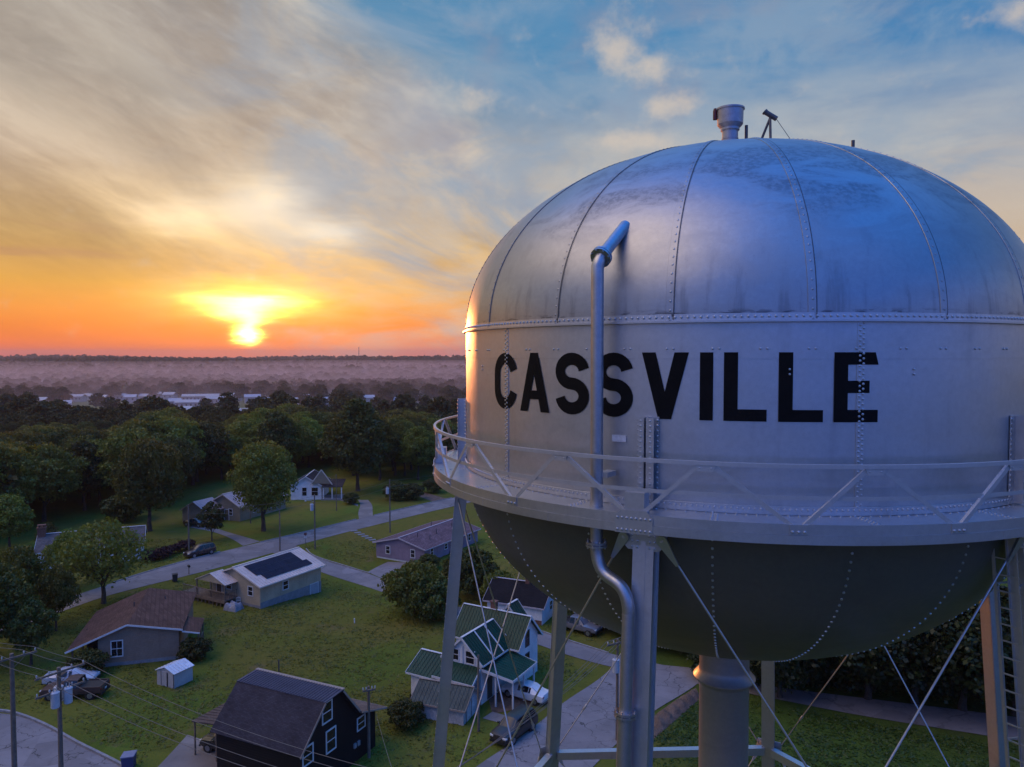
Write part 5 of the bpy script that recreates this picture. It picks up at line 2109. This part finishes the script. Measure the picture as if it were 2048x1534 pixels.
# radio mast on the skyline
t = thing('radio_mast', 'thin lattice radio mast standing on the far skyline', 'mast', (-760, 3700, hz(-760, 3700)))
m_ = MB()
for a in range(3):
    q = a * 2.094
    m_.bar((2 * math.cos(q), 2 * math.sin(q), -5), (1.2 * math.cos(q), 1.2 * math.sin(q), 68), .9, .9)
for i in range(24):
    z = i * 2.9
    for a in range(3):
        q, q2 = a * 2.094, (a + 1) * 2.094
        m_.bar((1.8 * math.cos(q), 1.8 * math.sin(q), z), (1.8 * math.cos(q2), 1.8 * math.sin(q2), z + 2.9), .4, .4)
m_.build('lattice', DARKM, t)
# ------------------------------------------------------------------ trees
nr = np.random.default_rng(11)


def leaf_material(name, dark, light, trans=.3):
    m = bpy.data.materials.new(name)
    m.use_nodes = True
    t = Tree(m.node_tree)
    o = t.node('ShaderNodeOutputMaterial')
    v = S(t, t.node('ShaderNodeTexCoord').outputs['Object'])
    oi = t.node('ShaderNodeObjectInfo')
    rnd = S(t, oi.outputs['Random'])
    n = t.noise(v, .45, 4, .6) * .55 + t.noise(v, 2.6, 3, .6) * .45
    c = t.ramp(n, [(.36, dark), (.66, light)])
    hs = t.node('ShaderNodeHueSaturation')
    t.put(hs.inputs['Hue'], .472 + rnd * .042)
    t.put(hs.inputs['Value'], .62 + rnd * .80)
    hs.inputs['Saturation'].default_value = 1.0
    t.put(hs.inputs['Color'], c)
    d = t.node('ShaderNodeBsdfDiffuse')
    tr = t.node('ShaderNodeBsdfTranslucent')
    gl = t.node('ShaderNodeBsdfGlossy')
    gl.inputs['Roughness'].default_value = .5
    t.nt.links.new(hs.outputs[0], d.inputs[0])
    t.put(tr.inputs[0], t.mix(1.0, S(t, hs.outputs[0]), (1.3, 1.15, .6, 1), 'MULTIPLY'))
    mx = t.node('ShaderNodeMixShader')
    mx.inputs[0].default_value = trans
    t.nt.links.new(d.outputs[0], mx.inputs[1])
    t.nt.links.new(tr.outputs[0], mx.inputs[2])
    mg = t.node('ShaderNodeMixShader')
    mg.inputs[0].default_value = .03
    t.nt.links.new(mx.outputs[0], mg.inputs[1])
    t.nt.links.new(gl.outputs[0], mg.inputs[2])
    t.nt.links.new(mg.outputs[0], o.inputs[0])
    return m


LEAF = leaf_material('summer_leaves', (.058, .080, .012, 1), (.190, .212, .030, 1))
LEAFD = leaf_material('dark_leaves', (.028, .044, .009, 1), (.105, .122, .020, 1), .25)
LEAFY = leaf_material('bright_leaves', (.075, .115, .016, 1), (.205, .240, .038, 1), .35)
LEAFR = leaf_material('purple_hedge_leaves', (.030, .012, .012, 1), (.085, .030, .028, 1), .2)
LEAFK = leaf_material('shade_dark_leaves', (.010, .018, .005, 1), (.034, .046, .010, 1), .1)  # shade of the right-hand trees put into near-black leaf colours
BARK = mat('bark', (.060, .045, .034, 1), .95, noise=(4, .4), bump=(9, 1, .03))


def cards(pts, nrm, size, jitter=.9):
    """leaf clumps: little bent quads facing roughly along nrm"""
    n = len(pts)
    d = nrm + nr.normal(0, jitter, (n, 3))
    d /= np.linalg.norm(d, axis=1)[:, None] + 1e-9
    a = np.cross(d, nr.normal(0, 1, (n, 3)))
    a /= np.linalg.norm(a, axis=1)[:, None] + 1e-9
    b = np.cross(d, a)
    s = size * nr.uniform(.55, 1.35, (n, 1))
    w = s * nr.uniform(.5, .9, (n, 1))
    v = np.stack([pts - a * s, pts - b * w + d * s * .15, pts + a * s, pts + b * w + d * s * .15], 1).reshape(-1, 3)
    return v


def card_mesh(name, v, m):
    n = len(v) // 4
    me = bpy.data.meshes.new(name)
    me.vertices.add(n * 4)
    me.vertices.foreach_set('co', v.astype(np.float32).ravel())
    me.loops.add(n * 4)
    me.loops.foreach_set('vertex_index', np.arange(n * 4, dtype=np.int32))
    me.polygons.add(n)
    me.polygons.foreach_set('loop_start', np.arange(0, n * 4, 4, dtype=np.int32))
    me.polygons.foreach_set('loop_total', np.full(n, 4, dtype=np.int32))
    me.update(calc_edges=True)
    me.materials.append(m)
    return me


def crown_points(lobes, n):
    """points over and inside a union of ragged lobes (cx,cy,cz,r,squash)"""
    L = np.array(lobes)
    w = L[:, 3] ** 2
    idx = nr.choice(len(L), n, p=w / w.sum())
    d = nr.normal(0, 1, (n, 3))
    d /= np.linalg.norm(d, axis=1)[:, None]
    d[:, 2] = np.where(d[:, 2] < -.35, -d[:, 2] * .5, d[:, 2])
    d /= np.linalg.norm(d, axis=1)[:, None]
    ph = idx * 1.7
    bump = 1 + .16 * np.sin(d[:, 0] * 7 + ph) * np.sin(d[:, 1] * 6 + ph * 2) + .10 * np.sin(d[:, 2] * 11 + ph)
    r = L[idx, 3] * bump * np.where(nr.random(n) < .8, nr.uniform(.82, 1.06, n), nr.uniform(.35, .85, n))
    p = L[idx, :3] + d * r[:, None] * np.stack([np.ones(n), np.ones(n), L[idx, 4]], 1)
    return p, d


def broad_lobes(h, r, base, k, point=0.0, seed=0):
    g = random.Random(seed)
    out = []
    cz = base + (h - base) * .5
    hh = (h - base) * .5
    for i in range(k):
        a = i * 2.39996 + g.uniform(-.3, .3)
        f = (i + .5) / k
        zz = 1 - 2 * f
        rr = math.sqrt(max(0, 1 - zz * zz)) * (1 - point * max(0, zz))
        lr_ = r * g.uniform(.27, .44) * (1 - .3 * max(0, zz))
        q = .74 * g.uniform(.8, 1.12)
        out.append((math.cos(a) * rr * r * q, math.sin(a) * rr * r * q, cz + zz * hh * .76, lr_, g.uniform(.7, .95)))
    out.append((0, 0, cz, r * .55, hh / r))
    return out


def limb_mesh(mb, h, r, base, k, tr, seed, fork=.35):
    g = random.Random(seed)
    mb.tube([(0, 0, -.3), (tr * .3, 0, base * .5), (0, tr * .3, base), (0, 0, h * .72)], [tr * 1.35, tr, tr * .8, tr * .2], 9)
    for i in range(k):
        a = i * 2.4 + g.uniform(-.4, .4)
        z0 = base * g.uniform(.75, 1.1) + (h - base) * fork * g.random()
        rr = r * g.uniform(.45, .8)
        z1 = z0 + (h - z0) * g.uniform(.35, .7)
        m_ = Vector((math.cos(a) * rr * .45, math.sin(a) * rr * .45, z0 + (z1 - z0) * .35))
        e = Vector((math.cos(a) * rr, math.sin(a) * rr, z1))
        mb.tube([(0, 0, z0), m_, e], [tr * .5, tr * .32, tr * .08], 6)
        for j in range(2):
            b = a + g.uniform(-.8, .8)
            f = m_.lerp(e, g.uniform(.2, .7))
            mb.tube([f, f + Vector((math.cos(b), math.sin(b), g.uniform(.3, .8))) * rr * .4], [tr * .2, tr * .05], 5)


def proto(name, h, r, base, k, n, size, m, tr, point=0.0, seed=0, jitter=.9, limbs=7):
    lobes = broad_lobes(h, r, base, k, point, seed)
    p, d = crown_points(lobes, n)
    me = card_mesh('crown', cards(p, d, size, jitter), m)
    tb = MB()
    limb_mesh(tb, h, r, base, limbs, tr, seed)
    tm = tb.build('trunk', BARK)
    tmesh = tm.data
    bpy.data.objects.remove(tm)
    return (me, tmesh, h)


def plant_tree(pr, loc, height, rz, label, group=None, wide=1.0, name='tree', cat='tree'):
    me, tm, h = pr
    t = thing(name, label, cat, loc, rz, group)
    s = height / h
    t.scale = (s * wide, s * wide, s)
    for nm, d in (('crown', me), ('trunk', tm)):
        o = bpy.data.objects.new(nm, d)
        col.objects.link(o)
        o.parent = t
    return t


B = [proto('b', 15, 6.2, 3.2, 30, 13000, .24, LEAF, .34, .15, 1), proto('b', 15, 5.6, 3.0, 26, 12000, .24, LEAF, .32, .35, 2),
     proto('b', 15, 6.8, 2.6, 36, 14000, .25, LEAFD, .38, .1, 3), proto('b', 15, 5.2, 2.4, 24, 11000, .24, LEAFD, .30, .5, 4),
     proto('b', 15, 6.0, 2.8, 28, 12000, .25, LEAFY, .32, .25, 5)]
ROUND = proto('round', 15, 6.6, 2.6, 40, 17000, .22, LEAF, .42, .05, 6)
TALLD = proto('talld', 20, 6.6, 2.0, 40, 17000, .26, LEAFD, .4, .75, 7)
SPARSE = proto('sparse', 10, 5.4, 2.4, 30, 5200, .20, LEAFY, .26, .2, 8, 1.1, 14)
BUSHP = proto('bush', 5, 3.2, .2, 24, 8000, .17, LEAF, .14, .1, 9)
BUSHD = proto('bushd', 5, 3.2, .1, 22, 7000, .18, LEAFD, .14, .1, 10)
DARKT = [proto('k', 15, 6.6, 1.6, 34, 13000, .26, LEAFK, .36, .15, 31), proto('k', 15, 6.0, 1.4, 30, 12000, .26, LEAFK, .34, .3, 32)]
BUSHK = proto('bushk', 5, 3.4, .1, 22, 7000, .2, LEAFK, .14, .1, 33)
BUSHY = proto('bushy', 5, 3.2, .2, 26, 9000, .16, LEAFY, .14, .1, 34)
SMALL = proto('small', 6, 2.0, 1.2, 14, 2600, .16, LEAFD, .1, .2, 12, 1.1)
FARP = [proto('far', 14, 5.6, 1.5, 18, 1500, .62, LEAF, .35, .2, 20), proto('far', 14, 5.2, 1.5, 16, 1400, .62, LEAFD, .35, .4, 21), proto('far', 14, 6.4, 1.5, 20, 1600, .65, LEAFD, .35, .1, 22)]


def on(px, py):
    return G(px, py)


def tree_by(pr, px, py, top, label, wide=1.0, rz=None, **kw):
    """stand a tree at a ground pixel and give it the height that reaches photograph row `top`"""
    p = on(px, py)
    d = ray(px, top)
    hgt = H + d.z / d.y * p.y - p.z
    return plant_tree(pr, p, hgt, rng.uniform(0, 6.28) if rz is None else rz, label, wide=wide, **kw)


tree_by(ROUND, 527, 1062, 880, 'large round green tree standing alone between the tan house and the cottage', .80)
tree_by(ROUND, 300, 1062, 874, 'round green tree in front of the dark wood, left of the tan house', .78)
tree_by(SPARSE, 207, 1207, 1043, 'airy light green street tree with a forked trunk behind the brown house', .98, rz=1.0)
tree_by(SMALL, 424, 1082, 1000, 'small thin dark tree on the lawn in front of the tan house', .95)
tree_by(TALLD, 716, 982, 783, 'tallest dark tree of the wood with a pointed crown, behind the cottage', .98)
tree_by(BUSHY, 828, 1226, 1122, 'big rounded bush on the lawn below the mauve house', .88, name='bush', cat='bush')
tree_by(BUSHD, 868, 1240, 1150, 'dark bush tucked against the big rounded bush by the tower leg', .9, name='bush', cat='bush')
tree_by(BUSHP, 1000, 1214, 1142, 'green bush behind the chimney of the green roofed house', .85, name='bush', cat='bush')
tree_by(BUSHD, 945, 1190, 1095, 'dark bush between the tower leg and the mauve house', .9, name='bush', cat='bush')
tree_by(B[4], 40, 1262, 1088, 'yellow green tree at the left edge in front of the street', .80)
tree_by(B[0], 112, 1262, 1130, 'mid green tree between the yellow green tree and the airy street tree', .72)
tree_by(B[2], -35, 1330, 1120, 'broad dark tree cut by the left edge of the picture', .9)
tree_by(B[3], 62, 1330, 1185, 'dark low tree shading the left end of the brown house', .9)
tree_by(B[0], 140, 1176, 1058, 'small leafy tree hiding the middle of the white bungalow', .85)
tree_by(B[3], 98, 1115, 1040, 'dark rounded tree beside the chimney of the white bungalow', .9)
tree_by(B[1], 20, 1105, 985, 'dark tree at the far left behind the white bungalow', 1.0)
tree_by(BUSHD, 248, 1042, 985, 'dark bush at the foot of the round tree by the lawn', 1.2, name='bush', cat='bush')
for k, (px_, py_, top_, pr_, w_) in enumerate(((1560, 1395, 1180, 2, 1.0), (1640, 1372, 1130, 3, 1.1), (1735, 1398, 1150, 2, 1.1), (1830, 1405, 1140, 0, 1.1), (1925, 1420, 1150, 2, 1.1), (2030, 1430, 1170, 3, 1.1), (2140, 1440, 1180, 0, 1.1),
                                              (1480, 1345, 1150, 3, 1.0), (1600, 1330, 1100, 2, 1.1), (1780, 1345, 1100, 2, 1.2), (1900, 1350, 1100, 3, 1.2))):
    tree_by(DARKT[pr_ % 2], px_, py_, top_, 'dark shaded tree in the row along the road behind the tower, at the right', w_, group='dark trees behind the tower legs')
for k, (px_, py_, top_) in enumerate(((1180, 1240, 1170), (1225, 1258, 1190), (1275, 1275, 1200), (1330, 1290, 1200), (1390, 1305, 1210))):
    tree_by(BUSHD, px_, py_, top_, 'dark shrub in the strip behind the grey pickup, under the tank bowl', 1.1, name='shrub', cat='shrub', group='shrubs behind the grey pickup')
for k, (px_, py_, top_, lab) in enumerate(((790, 1000, 962, 'low dark shrub on the bank beside the tallest street pole'), (825, 1000, 966, 'low shrub on the bank near the earth drive'),
                                           (868, 985, 955, 'shrub at the top of the earth drive by the balcony'), (703, 1008, 985, 'small shrub on the cottage lawn beside the gravel drive'),
                                           (858, 1140, 1108, 'small shrub against the corner of the mauve house'), (842, 1425, 1385, 'weedy shrub at the left corner of the low white garage'),
                                           (812, 1452, 1400, 'dark weedy shrub on the lawn left of the low white garage'), (390, 1320, 1275, 'dark shrub at the porch end of the brown house'),
                                           (175, 1350, 1300, 'dark shrub under the carport roof of the brown house'))):
    tree_by(BUSHD, px_, py_, top_, lab, 1.1, name='shrub', cat='shrub')
for k in range(15):
    tree_by(BUSHK, 1430 + k * 52 + rng.uniform(-10, 10), 1352 + k * 4.2 + rng.uniform(-6, 4), 1295 + k * 4 + rng.uniform(-12, 12), 'low dark undergrowth shrub along the road behind the tower legs at the right', 1.25, name='shrub', cat='shrub', group='undergrowth along the road at the right')
# purple hedge beside the dark car
t = thing('hedge', 'dark purple red hedge running beside the parked dark plum car', 'hedge', G(340, 1112))
a_, b_ = G(300, 1124) - G(340, 1112), G(376, 1098) - G(340, 1112)
lob = []
for i in range(14):
    q = a_.lerp(b_, i / 13)
    lob.append((q.x + rng.uniform(-.3, .3), q.y + rng.uniform(-.3, .3), .7, rng.uniform(.7, 1.05), .9))
p_, d_ = crown_points(lob, 7000)
p_[:, 2] = np.maximum(p_[:, 2], .03)
o = bpy.data.objects.new('foliage', card_mesh('hedge', cards(p_, d_, .13), LEAFR))
col.objects.link(o)
o.parent = t
s_ = MB()
for i in range(12):
    q = a_.lerp(b_, (i + .5) / 12)
    s_.tube([(q.x, q.y, -.1), (q.x + .1, q.y, .6), (q.x + rng.uniform(-.3, .3), q.y, 1.1)], [.05, .04, .02], 5)
s_.build('stems', BARK, t)

# the dark wood behind the houses: trees one by one
WB = [(-260, 1180), (0, 1085), (90, 1060), (230, 1028), (300, 1022), (390, 985), (420, 972), (560, 972), (600, 938), (640, 938), (700, 955), (760, 968), (850, 972), (900, 958), (1000, 945), (1500, 930)]
CREST = [(-300, 850), (0, 862), (40, 858), (100, 842), (150, 850), (220, 858), (300, 812), (345, 812), (400, 838), (440, 850), (480, 822), (520, 806), (600, 804), (650, 818), (700, 820), (760, 822), (800, 812), (850, 822), (900, 840), (1000, 835), (1500, 830)]


def lerp_tab(tab, x):
    for (a, b), (c, d) in zip(tab[:-1], tab[1:]):
        if x <= c:
            return b + (d - b) * max(0, (x - a)) / (c - a)
    return tab[-1][1]


rw = random.Random(5)
cand = []
for yy in np.arange(118, 345, 7.5):
    for xx in np.arange(-250, 95, 7.5):
        x, y = xx + rw.uniform(-3, 3), yy + rw.uniform(-3, 3)
        py_ = 767 - F * math.tan(math.atan2(0 - H, y) + PITCH)
        px_ = 1024 + F * x / y
        if px_ < -220 or px_ > 1330 or py_ > lerp_tab(WB, px_) + rw.uniform(-6, 0):
            continue
        if y > 210 and rw.random() < .2:
            continue
        dd = ray(px_, lerp_tab(CREST, px_))
        cap = H + dd.z / dd.y * y
        hgt = max(8.0, min(rw.uniform(13.5, 19), cap * rw.uniform(.86, 1.0)))
        if y > 260:
            hgt = min(hgt, rw.uniform(11, 15))
        cand.append((y + (0 if -60 < px_ < 960 else 1000), x, y, hgt, px_))
cand.sort()
mass_v = []


def to_mass(pr, x, y, hgt, rz, wide):
    co = np.empty(len(pr[0].vertices) * 3)
    pr[0].vertices.foreach_get('co', co)
    co = co.reshape(-1, 3) * (hgt / pr[2]) * np.array([wide, wide, 1])
    c_, s_ = math.cos(rz), math.sin(rz)
    mass_v.append(np.stack([co[:, 0] * c_ - co[:, 1] * s_ + x, co[:, 0] * s_ + co[:, 1] * c_ + y, co[:, 2] + hz(x, y)], 1))


for k, (_, x, y, hgt, px_) in enumerate(cand):
    w_ = rw.uniform(.82, 1.08)
    if k < 225:
        pr_ = rw.choice((B[0], B[1], B[2], B[3], B[2], B[3], B[0], B[4] if px_ > 420 else B[0]))
        plant_tree(pr_, (x, y, hz(x, y)), hgt, rw.uniform(0, 6.28), 'broadleaf tree in the dark wood behind the street houses', 'trees of the wood behind the houses', wide=w_)
    else:
        to_mass(rw.choice(FARP), x, y, hgt, rw.uniform(0, 6.28), w_)
for yy in np.arange(330, 900, 15):
    for xx in np.arange(-620, 110, 15):
        x, y = xx + rw.uniform(-7, 7), yy + rw.uniform(-7, 7)
        px_ = 1024 + F * x / y
        if px_ < -120 or px_ > 1100:
            continue
        if rw.random() < .28 + .3 * (math.sin(x * .02) * math.sin(y * .017)):
            continue
        py_ = 767 - F * math.tan(math.atan2(-H, y) + PITCH)
        if any(abs(px_ - bx_) < bw_ and -6 < py_ - by_ < 24 for bx_, by_, bw_ in TOWN):
            continue
        to_mass(rw.choice(FARP), x, y, rw.uniform(7, 14), rw.uniform(0, 6.28), rw.uniform(.9, 1.25))
o = bpy.data.objects.new('valley_woods', card_mesh('valley_woods', np.concatenate(mass_v), LEAFD))
col.objects.link(o)
tag(o, 'hazy trees among the buildings of the valley floor, reading as one mass', None, None, 'stuff')

# the far woods: one mass of crowns over valley and hills
pts, nrm, sz = [], [], []


def crowns(y0, y1, step, amin, amax, r, n, keep):
    y = y0
    while y < y1:
        xa, xb = math.tan(R(amin)) * y, math.tan(R(amax)) * y
        x = xa
        while x < xb:
            X, Y = x + nr.uniform(-.5, .5) * step, y + nr.uniform(-.5, .5) * step
            x += step
            if keep < 1 and (math.sin(X * .013 + 1) * math.sin(Y * .011) + nr.uniform(-.6, .6)) > keep:
                continue
            rr = r * nr.uniform(.7, 1.3)
            h = rr * nr.uniform(.8, 1.25)
            d = nr.normal(0, 1, (n, 3))
            d /= np.linalg.norm(d, axis=1)[:, None]
            d[:, 2] = np.abs(d[:, 2])
            p = d * np.array([rr, rr, h]) * nr.uniform(.75, 1.05, (n, 1)) + np.array([X, Y, hz(X, Y) + 2])
            pts.append(p)
            nrm.append(d)
            sz.append(np.full((n, 1), rr * .42))
        y += step


crowns(345, 620, 17, 2, 42, 5.5, 30, .6)
crowns(620, 1500, 20, -42, 12, 6.2, 34, .38)
crowns(1500, 3000, 34, -42, 10, 10, 26, 1)
crowns(3000, 4900, 60, -42, 10, 17, 22, 1)
pts, nrm, sz = np.concatenate(pts), np.concatenate(nrm), np.concatenate(sz)
print('far cards', len(pts))
d = nrm + nr.normal(0, .5, pts.shape)
d /= np.linalg.norm(d, axis=1)[:, None]
a = np.cross(d, nr.normal(0, 1, pts.shape))
a /= np.linalg.norm(a, axis=1)[:, None]
b = np.cross(d, a)
v = np.stack([pts - a * sz, pts - b * sz * .8, pts + a * sz, pts + b * sz * .8], 1).reshape(-1, 3)
o = bpy.data.objects.new('distant_woods', card_mesh('distant_woods', v, LEAFD))
col.objects.link(o)
tag(o, 'mass of distant woods over the valley and hills', None, None, 'stuff')

# woods behind the viewer and to the sides, which the tank mirrors
pts, nrm, sz = [], [], []
for k in range(420):
    q = nr.uniform(0, 1)
    az_ = R(70 + 220 * q)
    rr_ = nr.uniform(60, 330)
    X, Y = math.sin(az_) * rr_, math.cos(az_) * rr_
    n = 90
    rad, hh = nr.uniform(4, 7), nr.uniform(11, 18)
    dd = nr.normal(0, 1, (n, 3))
    dd /= np.linalg.norm(dd, axis=1)[:, None]
    pts.append(dd * np.array([rad, rad, hh * .5]) * nr.uniform(.7, 1.05, (n, 1)) + np.array([X, Y, hh * .55]))
    nrm.append(dd)
    sz.append(np.full((n, 1), 1.3))
pts, nrm, sz = np.concatenate(pts), np.concatenate(nrm), np.concatenate(sz)
d = nrm + nr.normal(0, .5, pts.shape)
d /= np.linalg.norm(d, axis=1)[:, None]
a = np.cross(d, nr.normal(0, 1, pts.shape))
a /= np.linalg.norm(a, axis=1)[:, None]
b = np.cross(d, a)
v = np.stack([pts - a * sz, pts - b * sz * .8, pts + a * sz, pts + b * sz * .8], 1).reshape(-1, 3)
o = bpy.data.objects.new('surrounding_woods', card_mesh('surrounding_woods', v, LEAFD))
col.objects.link(o)
tag(o, 'woods around the tower beyond the picture edge', None, None, 'stuff')

# tufts of longer grass on the lawns
def tufts(name, label, N_, x0, x1, y0, y1, m_):
    X = nr.uniform(x0, x1, N_)
    Y = nr.uniform(y0, y1, N_)
    den = (np.sin(X * .31 + 1.3) * np.sin(Y * .27) + .6 * np.sin(X * .9 + Y * .5) * np.sin(Y * .8 - X * .3)) + nr.normal(0, .7, N_)
    ok = den > -.1
    X, Y = X[ok], Y[ok]
    PX = 1024 + F * X / Y
    ok = (PX > -30) & (PX < 2080)
    X, Y = X[ok], Y[ok]
    try:
        polys = []
        for nm in ('road', 'side_street', 'cracked_road', 'corner_road', 'gravel_drive', 'driveway', 'paved_drive', 'earth_yard', 'garage_drive', 'carport_drive'):
            me = bpy.data.objects[nm].data
            co = np.empty(len(me.vertices) * 3)
            me.vertices.foreach_get('co', co)
            polys.append(co.reshape(-1, 3)[:, :2])
        road_pts = np.concatenate(polys)
        grid = set()
        for x, y in road_pts:
            for i in (-1, 0, 1):
                for j in (-1, 0, 1):
                    grid.add((int(math.floor(x / .7)) + i, int(math.floor(y / .7)) + j))
        keep = np.array([(int(math.floor(x / .7)), int(math.floor(y / .7))) not in grid for x, y in zip(X, Y)])
        X, Y = X[keep], Y[keep]
    except KeyError:
        pass
    Z = np.array([hz(x, y) for x, y in zip(X, Y)])
    n = len(X)
    V = []
    for k in range(3):
        q = nr.uniform(0, 6.28, n)
        w = nr.uniform(.05, .12, n)
        hgt = nr.uniform(.03, .11, n)
        ox, oy = np.cos(q), np.sin(q)
        lx, ly = nr.normal(0, .16, n), nr.normal(0, .16, n)
        bx, by = X + nr.normal(0, .12, n), Y + nr.normal(0, .12, n)
        V.append(np.stack([np.stack([bx - ox * w, by - oy * w, Z - .02], 1), np.stack([bx + ox * w, by + oy * w, Z - .02], 1),
                           np.stack([bx + ox * w * .7 + lx, by + oy * w * .7 + ly, Z + hgt], 1), np.stack([bx - ox * w * .5 + lx, by - oy * w * .5 + ly, Z + hgt * .9], 1)], 1).reshape(-1, 3))
    o = bpy.data.objects.new(name, card_mesh(name, np.concatenate(V), m_))
    col.objects.link(o)
    tag(o, label, None, None, 'stuff')


tufts('grass', 'rough grass of the lawns', 52000, -70, 9, 52, 125, leaf_material('grass_blades', (.115, .122, .020, 1), (.170, .190, .030, 1), .6))
tufts('shade_grass', 'grass under the tower, coloured darker in place of shade', 40000, 9, 52, 38, 72, leaf_material('shade_blades', (.038, .070, .010, 1), (.062, .112, .016, 1), .5))  # blades coloured darker to carry the painted shade of the ground here
# ------------------------------------------------------------------ air
def air(name, x0, x1, y0, y1, z0, z1, dens, colr, label, aniso=.2):
    m = bpy.data.materials.new(name)
    m.use_nodes = True
    t = Tree(m.node_tree)
    v = t.node('ShaderNodeVolumePrincipled')
    v.inputs['Color'].default_value = colr
    v.inputs['Density'].default_value = dens
    v.inputs['Anisotropy'].default_value = aniso
    o = t.node('ShaderNodeOutputMaterial')
    t.nt.links.new(v.outputs[0], o.inputs['Volume'])
    ob = MB().box(x0, x1, y0, y1, z0, z1).build(name, m)
    tag(ob, label, None, None, 'stuff')
    return ob


air('haze', -9600, 9600, -1600, 9800, -64, 92, 1.0e-4, (.66, .62, .63, 1), 'thin morning haze')
for z1, dn, y0 in ((3, 1.5e-3, 350), (9, 1.2e-3, 340), (16, 7e-4, 360)):
    air('mist', -3200 - z1, 1900 + z1, y0, 2450 + 15 * z1, -26 - z1 * .1, z1, dn, (.70, .66, .66, 1), 'low mist lying in the valley')
